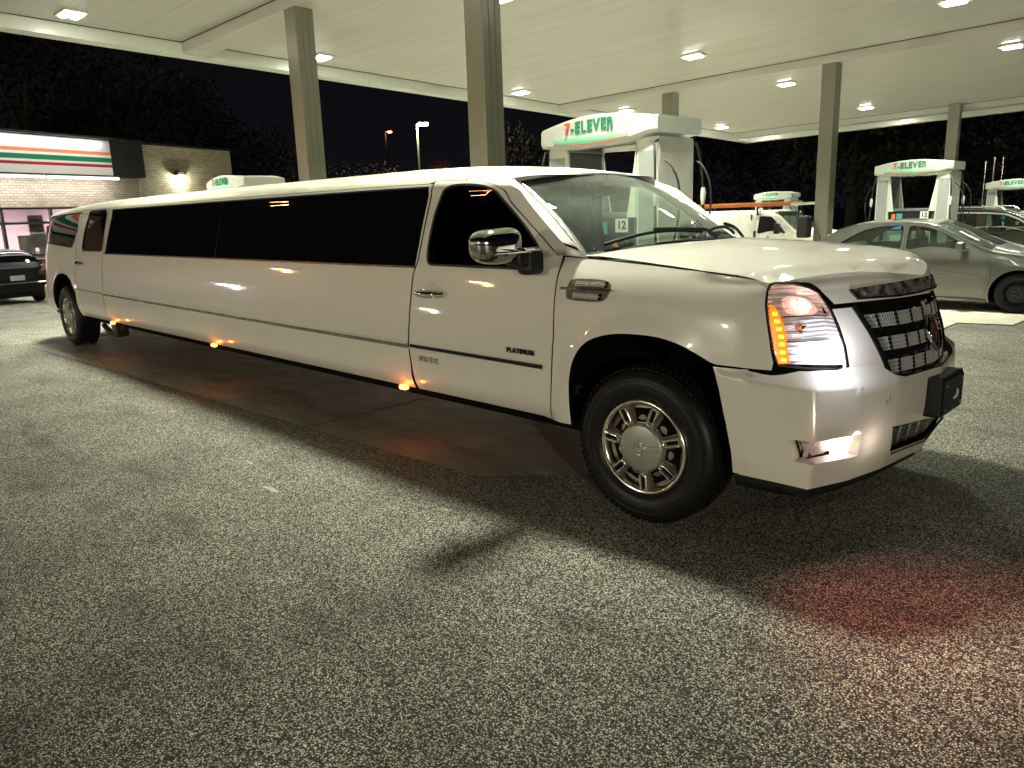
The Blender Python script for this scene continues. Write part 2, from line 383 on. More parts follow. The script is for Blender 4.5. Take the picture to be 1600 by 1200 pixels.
# ------------------------------------------------------------------ canopy
SC = .7
O0 = Vector((-17.84235, 40.977227, 5.0)); Oc = CP + (O0 - CP) * SC
nC = Vector((-.0258258 + 0, .025142, 1)); nC = Vector((-0.02580904, 0.02512569, 0.99935109))
e1 = Vector((0.99916378, 0.0323605, 0.0249906)); e2 = Vector((-0.0317116, 0.9991604, -0.02593987))
CM = basis(Oc, e1, e2, nC)
def cw(a, b, h=0): return CM @ Vector((a * SC, b * SC, h))
MT['ceil'] = mat('canopy_ceiling', (.48, .475, .435), .45, 0, .15, noise=(.8, .35, (.42, .415, .375)), bump=(1.5, .15, .02))
def deck_lines(m):
    t = m.node_tree; b = t.nodes['Principled BSDF']; L = t.links.new; old = b.inputs['Base Color'].links[0].from_socket
    tc = [n for n in t.nodes if n.type == 'TEX_COORD'][0]; s = t.nodes.new('ShaderNodeSeparateXYZ'); L(tc.outputs['Object'], s.inputs[0])
    a = t.nodes.new('ShaderNodeMath'); a.operation = 'MULTIPLY'; a.inputs[1].default_value = 2.5; L(s.outputs['Y'], a.inputs[0])
    f = t.nodes.new('ShaderNodeMath'); f.operation = 'FRACT'; L(a.outputs[0], f.inputs[0])
    g = t.nodes.new('ShaderNodeMapRange'); g.inputs[1].default_value = .955; g.inputs[2].default_value = .985; g.inputs[3].default_value = 1; g.inputs[4].default_value = .80; L(f.outputs[0], g.inputs[0])
    x = t.nodes.new('ShaderNodeMixRGB'); x.blend_type = 'MULTIPLY'; x.inputs[0].default_value = 1; L(old, x.inputs[1]); L(g.outputs[0], x.inputs[2])
    mp = t.nodes.new('ShaderNodeMapping'); mp.inputs['Scale'].default_value = (.25, 3, 1); L(tc.outputs['Object'], mp.inputs[0])
    n = t.nodes.new('ShaderNodeTexNoise'); n.inputs['Scale'].default_value = 1.2; n.inputs['Detail'].default_value = 6; L(mp.outputs[0], n.inputs['Vector'])
    r = t.nodes.new('ShaderNodeMapRange'); r.inputs[1].default_value = .3; r.inputs[2].default_value = .7; r.inputs[3].default_value = .90; r.inputs[4].default_value = 1.05; L(n.outputs['Fac'], r.inputs[0])
    y = t.nodes.new('ShaderNodeMixRGB'); y.blend_type = 'MULTIPLY'; y.inputs[0].default_value = 1; L(x.outputs[0], y.inputs[1]); L(r.outputs[0], y.inputs[2]); L(y.outputs[0], b.inputs['Base Color'])
deck_lines(MT['ceil'])
can = empty('gas_station_canopy'); can.matrix_world = CM
tag(can, 'large flat pale canopy with recessed lights over the pumps and the limousine', 'canopy')
A0, A1, B0, B1 = -.9, 16.5, -43.5, -4.45
beams = [-35.3, -20.7, -6.5]; edges = [B0] + beams + [B1]
for i in range(4):
    MB().box((A0 * SC, edges[i] * SC, 0), (A1 * SC, edges[i + 1] * SC, .12)).build('ceiling_panel', 'ceil', can)
for b in beams:
    MB().box(((A0) * SC + .002, b * SC - .02, -.17), (A1 * SC - .002, b * SC + .42, -.002)).build('soffit_beam', 'ceil', can)
for (a, b) in (((A0 - .45) * SC, B0 * SC - .3, ), ):
    pass
f = MB(); f.box(((A0 - .42) * SC, B0 * SC - .3, -.20), (A0 * SC, B1 * SC + .3, 1.0)); f.build('fascia', 'whitepl', can)
f = MB(); f.box((A0 * SC + .002, B1 * SC, -.20), (A1 * SC, B1 * SC + .3, 1.0)); f.build('fascia', 'whitepl', can)
f = MB(); f.box((A0 * SC + .002, B0 * SC - .3, -.20), (A1 * SC, B0 * SC, 1.0)); f.build('fascia', 'whitepl', can)
f = MB(); f.box((A1 * SC + .002, B0 * SC - .3, -.20), (A1 * SC + .3, B1 * SC + .3, 1.0)); f.build('fascia', 'whitepl', can)
sb = MB()
for b in edges[1:-1] + [B1 - .02]:
    sb.box((A0 * SC, b * SC - .035, -.012), (A1 * SC, b * SC - .028, .001))
sb.box((A0 * SC + .02, B0 * SC, -.012), (A0 * SC + .03, B1 * SC, .001))
sb.build('seam_line', 'joint', can)
MT['led'] = mat('led_panel', (.9, .9, .85), .4, emis=(1, .99, .88), es=40)
fx = None
ai = [0, 6.658, 13.316]; bj = [-38.08, -31.95, -23.88, -17.51, -9.45, -3.85 - 1.7]
bj[5] = -5.3
def fixture():
    r = empty('canopy_light')
    h = MB(); h.rbox((-.23, -.17, -.035), (.23, .17, -.0), .008); h.build('housing', 'whitepl', r)
    for s in (-1, 1):
        g = MB(); g.rbox((-.16, s * .08 - .045, -.055), (.16, s * .08 + .045, -.0352), .01); g.build('led_module', 'led', r)
    return r
rows = ['row along the store-side fascia', 'second row from the store', 'third row from the store', 'row farthest from the store']
fx = fixture(); k = 0
for i, a in enumerate(ai):
    for j, b in enumerate([-38.08, -31.95, -23.88, -17.51, -9.45, -3.85]):
        if j == 5: b = -4.45 - .75
        o = fx if k == 0 else copy_tree(fx); k += 1
        o.matrix_world = basis(cw(a, b, 0), e1, e2, nC)
        bay = ['nearest the camera', 'just behind the first beam', 'in the middle bay front', 'in the middle bay back', 'in the far bay', 'at the far fascia'][j]
        tag(o, 'white canopy light %s, %s' % (bay, rows[i]), 'ceiling light', 'recessed canopy lights')
        p = cw(a, b, -.07)
        l = area('canopy_lamp', p, .60, LIGHT, LCOL, sy=.45, spread=math.radians(100)); l.matrix_world = basis(p, e1, e2, nC)
        l.parent = o; l.matrix_parent_inverse = o.matrix_world.inverted()
def column(x, y, top, label):
    r = empty('canopy_column', (x, y, gz(x, y)))
    MB().rbox((-.15, -.15, 0), (.15, .15, top - gz(x, y)), .012).build('post', 'colpaint', r)
    MB().rbox((-.19, -.19, .13), (.19, .19, .22), .01).build('base_plate', 'colpaint', r)
    b = MB()
    for s in (-1, 1): b.box((.15, s * .05 - .004, .3), (.1535, s * .05 + .004, top - gz(x, y) - .3))
    b.build('seam_strip', 'dkpan', r)
    return tag(r, label, 'column', 'square columns of the canopy')
def ctop(x, y):
    d = Vector((x, y, 0)) - Oc; return Oc.z - (nC.x * d.x + nC.y * d.y) / nC.z
for x, y, l in ((-8.32, 3.32, 'square grey column rising behind the rear half of the limousine'), (-4.63, 3.45, 'square grey column rising behind the front half of the limousine roof'),
                (-8.75, 13.62, 'dark square column just behind the large near pump valance'), (-4.86, 13.65, 'tall square column beside the parked van and towel box'), (-5.12, 23.25, 'far square column behind the pump seen over the silver sedan')):
    column(x, y, ctop(x, y) - .002, l)
def pch(xs,ys):
    xs=np.array(xs,float);ys=np.array(ys,float);h=np.diff(xs);d=np.diff(ys)/h
    m=np.zeros(len(xs));m[0]=d[0];m[-1]=d[-1]
    for i in range(1,len(xs)-1):
        if d[i-1]*d[i]>0:
            a=2*h[i]+h[i-1];b=h[i]+2*h[i-1];m[i]=(a+b)/(a/d[i-1]+b/d[i])
    def f(x):
        if x<=xs[0]: return ys[0]+m[0]*(x-xs[0])*0.0
        if x>=xs[-1]: return ys[-1]
        i=int(np.searchsorted(xs,x))-1;t=(x-xs[i])/h[i]
        return ((2*t**3-3*t*t+1)*ys[i]+(t**3-2*t*t+t)*h[i]*m[i]+(-2*t**3+3*t*t)*ys[i+1]+(t**3-t*t)*h[i]*m[i+1])
    return f
def lin(xs,ys): return lambda x: float(np.interp(x,xs,ys))
# ---- cabin / side section
cab=pch([.43,.47,.55,.65,.74,.80,.88,1.0,1.1,1.2,1.25,1.29,1.5,1.70],[.055,.03,.008,.0,.0,.002,.008,.021,.035,.051,.061,.073,.127,.185])
fen=pch([.43,.6,.8,.9,1.0,1.08,1.16,1.22,1.26,1.29,1.33],[.0,.0,.0,.004,.013,.025,.048,.078,.107,.136,.17])
def sst(a,b,x):
    t=min(1,max(0,(x-a)/(b-a)));return t*t*(3-2*t)
def flare(x,z,cx,r0=.50,r1=.66,amp=.022):
    d=math.hypot((x-cx)*1.0,(z-.40)*.95)
    return -amp*sst(r1,r0+.02,d)*(1 if z>.30 else 0)
AX=-9.29
def tailx(x):   # rear corner wrap: inward offset
    t=max(0,(-9.95-x)/.62); t=min(t,1)
    return .30*(1-math.sqrt(max(0,1-t*t)))
def yside(x,z):
    if z<=1.27 or x<-.55:
        k=sst(-.75,-.45,x)
        c=cab(min(z,1.70)); f=fen(min(z,1.33))
        y=c*(1-k)+f*k if z<1.34 else c
    else: y=fen(min(z,1.33))
    return y+flare(x,z,0.0)+flare(x,z,AX,amp=.018)+tailx(x)
zroof=pch([-10.6,-10.3,-10.0,-9.6,-9.0,-8.0,-5,-2.4,-1.9,-1.5,-1.2,-0.95],[1.70,1.76,1.81,1.85,1.885,1.905,1.91,1.905,1.895,1.87,1.83,1.785])
ZT=1.70
def side(x,s):
    if s<=ZT: return (x,yside(x,s),s)
    th=(s-ZT)*math.pi/2; y0=yside(x,ZT); h=zroof(x)-ZT; b=1-y0
    c=max(0,math.cos(th))**.72; sn=max(0,math.sin(th))**.72
    return (x,1-b*c,ZT+h*sn)
# ---- nose
def levels(L,ws,intz):
    zs=[l[0] for l in L]
    fx=[intz[0](ws,[p[0] for p in l[1]]) for l in L];fy=[intz[0](ws,[p[1] for p in l[1]]) for l in L]
    def S(w,z):
        X=[f(w) for f in fx];Y=[f(w) for f in fy]
        return (intz[1](zs,X)(z),intz[1](zs,Y)(z),z)
    return S
WN=[.30,.50,.65,.80,1.0,1.25,1.48,1.75]
FAS=[(.78,[(.30,0),(.50,.01),(.645,.05),(.755,.16),(.86,.35),(.95,.58),(1.01,.77),(1.04,1.0)]),
(.86,[(.30,0),(.50,.01),(.635,.05),(.745,.16),(.85,.35),(.94,.58),(1.0,.77),(1.03,1.0)]),
(1.05,[(.30,.012),(.50,.025),(.62,.075),(.715,.19),(.80,.37),(.885,.57),(.955,.77),(.99,1.0)]),
(1.20,[(.30,.065),(.49,.08),(.59,.12),(.67,.22),(.74,.38),(.82,.56),(.905,.77),(.955,1.0)]),
(1.25,[(.29,.10),(.47,.115),(.565,.16),(.64,.26),(.715,.40),(.795,.57),(.885,.77),(.94,1.0)])]
nose=levels(FAS,WN,(pch,pch))
WB=[.30,.55,.80,1.05,1.35,1.80]
BMP=[(.335,[(.30,.06),(.55,.05),(.815,.085),(.89,.30),(.945,.57),(.99,1.0)]),
(.45,[(.30,.03),(.55,.02),(.835,.065),(.92,.30),(.985,.57),(1.03,1.0)]),
(.60,[(.30,.0),(.55,.0),(.84,.07),(.935,.30),(1.005,.57),(1.055,1.0)]),
(.78,[(.30,.0),(.55,.0),(.82,.105),(.925,.31),(1.005,.57),(1.06,1.0)]),
(.855,[(.30,.0),(.51,.02),(.75,.18),(.86,.37),(.945,.60),(1.025,1.0)])]
bump0=levels(BMP,WB,(lin,lin))
def bump(w,z):
    zc=float(np.interp(w,[.4,.8,1.3,1.8],[.847,.793,.774,.768]))
    zq=.335+(z-.335)*(.78-.335)/(zc-.335) if z<zc else .78+(z-zc)*(.855-.78)/(.855-zc)
    p=bump0(w,zq); return (p[0],p[1],z)
# ---- hood & windshield
HC=pch([-.6,-.2,0,.32,.65,.85,.93,1.0],[1.39,1.385,1.375,1.355,1.325,1.285,1.25,1.21])
HS=pch([-.6,-.42,-.1,.26,.5,.62,.75,.9],[1.325,1.325,1.305,1.282,1.262,1.25,1.225,1.20])
def hdist(x,y):
    y=min(y,2-y); best=9
    for i in range(len(HE)-1):
        ax,ay=HE[i];bx,by=HE[i+1];dx=bx-ax;dy=by-ay;t=max(0,min(1,((x-ax)*dx+(y-ay)*dy)/(dx*dx+dy*dy)));best=min(best,math.hypot(x-ax-t*dx,y-ay-t*dy))
    return best
HE=[nose(w,1.245)[:2] for w in (.62,.68,.74,.80,.9,1.0,1.12,1.25,1.36,1.48,1.6,1.75)]
def hoodz(x,y):
    d=hdist(x,y) if x>.3 else 9
    return hood0(x,y)-(.030*(1-d/.10)**2 if d<.10 else 0)
def hood0(x,y):
    t=abs(y-1)/.88; a=HC(x);b=HS(x)
    # bulge: centre plateau
    return b+(a-b)*(1-min(1,t)**3.0)
def wscreen(a,b):  # a -1..1 across, b 0 base..1 top
    hb=.82;ht=.67
    xb=-.50+.29*(1-a*a); zb=1.325+.055*(1-a*a)
    xt=-1.13+.13*(1-a*a); zt=1.755+.05*(1-a*a)
    y=1+a*(hb+(ht-hb)*b)
    bulge=.025*4*b*(1-b)
    return (xb+(xt-xb)*b+bulge*.6,y,zb+(zt-zb)*b+bulge*.8)
# ------------------------------------------------------------------ limousine
MT['trimst'] = mat('worn_chrome_strip', (.42, .42, .38), .25, .6, noise=(14, .2, (.14, .14, .12)))
MT['meshsil'] = mat('silver_mesh', (.80, .80, .77), .28, .5)
limo = empty('stretch_limousine'); tag(limo, 'very long white stretched limousine with black side glass and lit lamps under the canopy', 'limousine')
def nside(x, z):      # side that runs on into the nose
    k = sst(.12, .42, x)
    a = side(x, z)
    if k <= 0: return a
    b = nose(max(.30, x), max(z, .78)) if x > .3 else (x, nose(.30, max(z, .78))[1], z)
    return (a[0] * (1 - k) + b[0] * k, a[1] * (1 - k) + b[1] * k, z)
gap = .006
archF = [(-.442, .43), (-.455, .587), (-.454, .703), (-.432, .809), (-.376, .89), (-.286, .939), (-.16, .969), (-.019, .977), (.102, .974), (.207, .953), (.299, .917), (.37, .882)]
archF = smooth_poly(archF, 2, closed=False)
# front fender
fend = [(-.612, .44), (-.442, .45)] + archF[1:] + [(.40, .874), (.50, .874), (.66, .868), (.668, .90), (.655, .954), (.632, 1.06), (.618, 1.145), (.624, 1.20), (.645, 1.236), (.60, 1.243)]
fend += [(.5, 1.256), (.26, 1.277), (-.1, 1.30), (-.42, 1.318), (-.52, 1.323), (-.592, 1.33), (-.594, 1.237), (-.577, .916), (-.598, .574)]
DF = [(-.62, .44), (-.607, .574), (-.586, .916), (-.602, 1.237), (-.606, 1.335)]
doorF = DF + [(-.70, 1.405), (-.86, 1.515), (-1.03, 1.63), (-1.12, 1.72), (-1.20, 1.82), (-1.32, 1.885), (-1.45, 1.91), (-1.745, 1.91), (-1.752, 1.705), (-1.79, 1.288), (-1.822, 1.2), (-1.851, .733), (-1.835, .614), (-1.832, .44)]
dwin = [(-1.703, 1.268), (-1.716, 1.39), (-1.696, 1.578), (-1.65, 1.718), (-1.587, 1.80), (-1.50, 1.825), (-1.40, 1.822), (-1.288, 1.794), (-1.177, 1.705), (-1.058, 1.622), (-.94, 1.541), (-.824, 1.45), (-.735, 1.36), (-.72, 1.262)]
dwin = fillet(dwin, .05, n=3)
glassA = [(-7.69, 1.255), (-7.60, 1.80), (-4.755, 1.795), (-4.775, 1.255)]
glassB = [(-4.765, 1.255), (-4.745, 1.795), (-1.80, 1.795), (-1.795, 1.70), (-1.83, 1.255)]
stretch = [(-1.866, .44), (-1.85, .62), (-1.864, .733), (-1.835, 1.2), (-1.803, 1.288), (-1.765, 1.705), (-1.758, 1.85), (-7.735, 1.85), (-7.755, 1.27), (-7.76, 1.0), (-7.76, .74), (-7.80, .44)]
sthole = [(-7.705, 1.247), (-7.615, 1.808), (-1.79, 1.808), (-1.785, 1.70), (-1.818, 1.247)]
rdwin = fillet([(-8.56, 1.275), (-8.55, 1.45), (-8.50, 1.62), (-8.38, 1.805), (-7.80, 1.81), (-7.80, 1.275)], .07)
archR = [(AX + .545, .44), (AX + .53, .50), (AX + .50, .66), (AX + .43, .80), (AX + .33, .90), (AX + .18, .96), (AX, .975), (AX - .20, .955), (AX - .36, .89), (AX - .46, .78), (AX - .50, .62), (AX - .50, .50), (AX - .49, .42)]
reard = [(-7.812, .44), (-7.772, .74), (-7.772, 1.0), (-7.767, 1.27), (-7.747, 1.85), (-8.75, 1.85), (-8.83, 1.66), (-8.76, 1.247), (-8.79, .883)] + [(-8.80, .74)] + [(AX + .50, .66), (AX + .53, .50), (AX + .545, .44)]
quart = [(-8.812, .75), (-8.802, .883), (-8.772, 1.247), (-8.842, 1.66), (-8.765, 1.85), (-9.9, 1.83), (-10.28, 1.78), (-10.42, 1.6), (-10.50, 1.3), (-10.54, 1.0), (-10.56, .78), (-10.57, .44), (AX - .49, .44)] + archR[::-1][1:9]
rq = fillet([(-8.95, 1.30), (-8.67, 1.775), (-9.4, 1.768), (-9.95, 1.74), (-10.24, 1.68), (-10.28, 1.5), (-10.2, 1.36), (-9.7, 1.335)], .08)
for mir in (None, 1.0):
    K = dict(mirror=mir); ST = (.12, .05)
    sheet('front_fender', nside, fend, 'paint', limo, (.05, .04), **K)
    d = sheet('front_door', side, doorF, 'paint', limo, (.08, .04), holes=[dwin], **K)
    w_ = sheet('window', side, dwin, 'sideglass' if mir is None else 'clear', d, (.1, .08), off=-.010, **K)
    ribbon('window_seal', side, dwin, .016, .006, 'rubber', w_, off=-.004, step=(.06, .04), closed=True, **K)
    ribbon('door_seal', side, doorF, .02, .004, 'rubber', d, off=-.012, step=(.1, .06), closed=True, **K)
    s_ = sheet('side_panel', side, stretch, 'paint', limo, (.16, .045), holes=[sthole], **K)
    for g in (glassA, glassB):
        w_ = sheet('side_window', side, g, 'dkglass', limo, (.3, .06), off=-.004, **K)
    ribbon('window_divider', side, [(-4.770, 1.255), (-4.75, 1.795)], .014, .003, 'rubber', limo, off=-.008, **K)
    ribbon('window_trim', side, [(-7.72, 1.247), (-1.815, 1.247)], .014, .008, 'satin', s_, off=-.001, step=(.3, .05), **K)
    ribbon('window_seal', side, sthole, .022, .004, 'rubber', s_, off=-.008, step=(.3, .05), closed=True, **K)
    r_ = sheet('rear_door', side, reard, 'paint', limo, (.08, .045), holes=[rdwin], **K)
    w_ = sheet('window', side, rdwin, 'dkglass', r_, (.15, .08), off=-.008, **K)
    ribbon('window_seal', side, rdwin, .018, .006, 'blackpl', w_, off=-.004, closed=True, **K)
    ribbon('door_seal', side, reard[:9], .02, .004, 'rubber', r_, off=-.012, step=(.1, .06), **K)
    ribbon('door_seal', side, [(-8.806, .75), (-8.795, .883), (-8.765, 1.247), (-8.836, 1.66), (-8.757, 1.85)], .02, .004, 'rubber', r_, off=-.012, **K)
    q_ = sheet('rear_quarter', side, quart, 'paint', limo, (.05, .045), holes=[rq], **K)
    sheet('window', side, rq, 'dkglass', q_, (.08, .06), off=-.006, **K)
    ribbon('window_seal', side, rq, .02, .006, 'blackpl', q_, off=-.006, closed=True, **K)
    # pillar between windscreen and door frame
    fr = [(-.592, 1.335), (-.47, 1.323), (-.62, 1.43), (-.8, 1.56), (-1.0, 1.70), (-1.12, 2.0), (-1.12, 1.93), (-1.31, 1.895), (-1.19, 1.835), (-1.11, 1.73), (-1.02, 1.642), (-.85, 1.525), (-.69, 1.417)]
    fr = [(-.596, 1.338), (-.47, 1.325), (-.66, 1.46), (-.85, 1.60), (-1.0, 1.72), (-1.09, 1.88), (-1.12, 2.02), (-1.46, 2.02), (-1.46, 1.919), (-1.32, 1.893), (-1.195, 1.829), (-1.114, 1.728), (-1.026, 1.637), (-.856, 1.521), (-.697, 1.411), (-.602, 1.341)]
    sheet('windscreen_pillar', side, fr, 'paint', limo, (.05, .04), **K)
    SBp = [(-.47, 1.325), (-.66, 1.46), (-.85, 1.60), (-1.0, 1.72), (-1.09, 1.88), (-1.12, 2.02)]
    mb = MB(); N = 24; ring = []
    fx_ = np.linspace(0, 1, len(SBp))
    for i in range(N + 1):
        t = i / N; p = np.array(side(float(np.interp(t, fx_, [a[0] for a in SBp])), float(np.interp(t, fx_, [a[1] for a in SBp]))))
        e = np.array(wscreen(-1, t)); mid = (p + e) / 2 + np.array((.006, -.006, .012))
        row = [p, mid, e + np.array((0, 0, .002)), e + np.array((-.03, .03, -.03))]
        if mir is not None: row = [np.array((a[0], 2 - a[1], a[2])) for a in row]
        ring += row
    fs = [(i * 4 + k, (i + 1) * 4 + k, (i + 1) * 4 + k + 1, i * 4 + k + 1) for i in range(N) for k in range(3)]
    mb.add(ring, fs, True); mb.build('pillar_edge', 'paint', limo)
    ribbon('trim_moulding', side, [(-.66, .731), (-1.835, .735)], .034, .010, 'glossblack', d, off=0, step=(.2, 1), **K)
    ribbon('moulding_chrome_line', side, [(-.66, .722), (-1.835, .727)], .010, .014, 'meshsil', d, off=0, step=(.2, 1), **K)  # bright chrome line below the black strip
    ribbon('trim_moulding', side, [(-1.868, .736), (-3.32, .742), (-6.3, .763), (-7.745, .775)], .036, .008, 'trimst', s_, off=0, step=(.2, 1), **K)
    ribbon('moulding_chrome_line', side, [(-1.868, .752), (-3.32, .757), (-6.3, .778), (-7.745, .787)], .011, .011, 'meshsil', s_, off=0, step=(.2, 1), **K)
    ribbon('moulding_dark_line', side, [(-7.79, .777), (-8.78, .790)], .010, .003, 'blackpl', r_, off=0, step=(.2, 1), **K)  # thin black strip carrying the moulding across the rear door
    # door handles
    for (x0, x1, z, dd_) in ((-1.765, -1.50, 1.092, d), (-8.66, -8.44, 1.118, r_)):
        h = MB(); yy = side((x0 + x1) / 2, z)[1]
        T = Matrix.Identity(4)
        if mir is not None: T = Matrix.Translation((0, 2, 0)) @ Matrix.Diagonal((1, -1, 1, 1))
        for i in range(13):
            t = i / 12
        h.tube([(x0 + (x1 - x0) * t, yy - .012 - .034 * math.sin(PI * t) ** .5, z) for t in [i / 14 for i in range(15)]], [.019 + .011 * math.sin(PI * i / 14) for i in range(15)], 12)
        h.v = [tuple(T @ Vector(v)) for v in h.v]
        hh = h.build('door_handle', 'chrome', dd_)
        c = MB(); xm = (x0 + x1) / 2
        c.lathe([(.0, .004), (.030, .003), (.052, -.0045), (.058, -.001)], 32, Matrix.Translation((xm, yy, z)))
        c.v = [tuple(T @ Vector(v)) for v in c.v]; c.build('handle_cup', 'paint', hh)
# fender flare skin behind the arches + liners
for ax in (0, AX):
    for s in (0, 1):
        y0, y1 = (.03, .55) if s == 0 else (1.97, 1.45)
        L = MB(); L.lathe([(.60, y0), (.60, y1), (.02, y1)], 32, Matrix.Translation((ax, 0, .41)), .06, PI - .06)
        L.build('wheel_arch_liner', 'under', limo)
# roof: the two halves in one mesh each
roofp = [(-1.47, 1.920), (-1.742, 1.920), (-1.80, 1.862), (-4.0, 1.862), (-7.74, 1.862), (-8.76, 1.862), (-9.9, 1.842), (-10.27, 1.80), (-10.36, 2.1), (-10.40, 2.4), (-10.41, 2.7), (-.96, 2.7), (-1.0, 2.42), (-1.065, 2.2), (-1.11, 2.028), (-1.47, 2.028)]
for mir in (None, 1.0):
    sheet('roof', side, roofp, 'roof', limo, (.12, .05), mirror=mir)
    hb_ = MB(); hv = []
    RB = [(-1.10, 2.02), (-1.065, 2.2), (-1.0, 2.42), (-.96, 2.7)]
    for i in range(25):
        s_ = 2.02 + .68 * i / 24; xr = float(np.interp(s_, [p[1] for p in RB], [p[0] for p in RB])); a_p = np.array(side(xr - .015, s_)); aa = (a_p[1] - 1) / .67
        e_p = np.array(wscreen(max(-1, aa), .985)) + np.array((.0, 0, .004)); md = (a_p + e_p) / 2 + np.array((.006, 0, .008))
        for q_ in (a_p + np.array((0, 0, -.002)), md, e_p): hv.append((q_[0], 2 - q_[1] if mir else q_[1], q_[2]))
    hb_.add(hv, [(i * 3 + k, i * 3 + k + 1, (i + 1) * 3 + k + 1, (i + 1) * 3 + k) for i in range(24) for k in range(2)], True); hb_.build('roof_header', 'paint', limo)
# tail: closes the body behind
tb = MB(); ring = []
prof = [(-10.27, 1.80), (-10.42, 1.6), (-10.50, 1.3), (-10.54, 1.0), (-10.56, .78), (-10.57, .44)]
pr = [(-10.41, 2.7), (-10.40, 2.4), (-10.36, 2.1)] + prof
N = len(pr); vs = []
for x, s in pr:
    p = side(x, s)
    for f_ in (0, .5, 1): vs.append((p[0] - .06 * math.sin(PI * f_), p[1] + (2 - 2 * p[1]) * f_, p[2]))
tb.add(vs, [(i * 3 + k, i * 3 + k + 1, (i + 1) * 3 + k + 1, (i + 1) * 3 + k) for i in range(N - 1) for k in range(2)], False)
tb.build('tailgate', 'paint', limo)
MB().rbox((-10.78, .12, .42), (-10.56, 1.88, .76), .06, seg=4).build('rear_bumper', 'paint', limo)
MT['tail'] = mat('red_lens', (.15, .006, .006), .15, coat=.5, emis=(1, .05, .03), es=.05)
for y in (.30, 1.70): MB().rbox((-10.585, y - .07, .95), (-10.52, y + .07, 1.6), .03).build('tail_lamp', 'tail', limo)
# underbody
ub = MB(); ub.rbox((-10.3, .12, .36), (.72, 1.88, .46), .03)
ub.box((-10.2, .08, .46), (AX - .62, 1.92, .6)); ub.box((AX + .62, .08, .455), (-.64, 1.92, .6))
ub.tube([(-9.9, .75, .36), (-.3, .75, .34)], .07, 8); ub.tube([(-9.9, 1.25, .36), (.5, 1.25, .34)], .07, 8)
ub.tube([(AX, .2, .41), (AX, 1.8, .41)], .07, 10); ub.tube([(0, .25, .40), (0, 1.75, .40)], .05, 10)
ub.tube([(-8.9, 1.5, .30), (-5.2, 1.5, .30)], .045, 8)
ub.rbox((-4.6, .5, .26), (-3.6, 1.2, .37), .04); ub.rbox((-1.6, .5, .25), (-.7, 1.1, .37), .04)
ub.build('underbody', 'under', limo)
# step behind the rear wheel arch, folded bar
st = MB(); st.tube([(-8.62, .22, .30), (-8.1, .12, .27), (-7.72, .10, .28), (-7.64, .16, .40)], .035, 8); st.rbox((-7.78, .04, .25), (-7.66, .2, .43), .02); st.tube([(-8.6, .4, .36), (-7.75, .3, .34)], .03, 8)
st.build('side_step', 'blackpl', limo)
# marker lamps
MT['amberlit'] = mat('lit_amber_lamp', (1, .3, .05), .3, emis=(1, .22, .03), es=9)
MT['ambercore'] = mat('amber_bulb', (1, .5, .2), .3, emis=(1, .45, .12), es=26)
for x in (-1.95, -4.87, -7.6):
    m_ = MB(); m_.rbox((x - .035, -.012, .425), (x + .035, .03, .458), .012); o = m_.build('marker_lamp', 'amberlit', limo)
    c_ = MB(); c_.lathe([(.002, -.019), (.010, -.0135)], 12, Matrix.Translation((x, 0, .441))); c_.build('bulb', 'ambercore', o)
    point('marker_glow', (x, -.08, .37), .6, (1, .20, .03), .02, limo)
    m_ = MB(); m_.rbox((x - .035, 1.97, .425), (x + .035, 2.012, .458), .012); m_.build('marker_lamp', 'amberlit', limo)
# hood
def hoodF(x, y): return (x, y, hoodz(x, y))
left = []
for x in (-.50, -.42, -.1, .26, .45, .56): left.append((x, side(x, min(1.33, HS(x)))[1] + .004 if x < .1 else nside(x, HS(x) + 0)[1] + .004))
fr = [nose(w_, 1.245)[:2] for w_ in (.65, .72, .80, .9, 1.0, 1.12, 1.25, 1.36, 1.48, 1.6, 1.75)]
half = left + fr
rearl = [(-.50 + .31 * (1 - a * a) + .035, 1 + a * .82) for a in (1, .8, .6, .4, .2, 0, -.2, -.4, -.6, -.8, -.97)]
hp = half + [(x, 2 - y) for x, y in half[-2::-1]] + rearl[1:]
sheet('bonnet', hoodF, hp, 'paint', limo, (.05, .06))
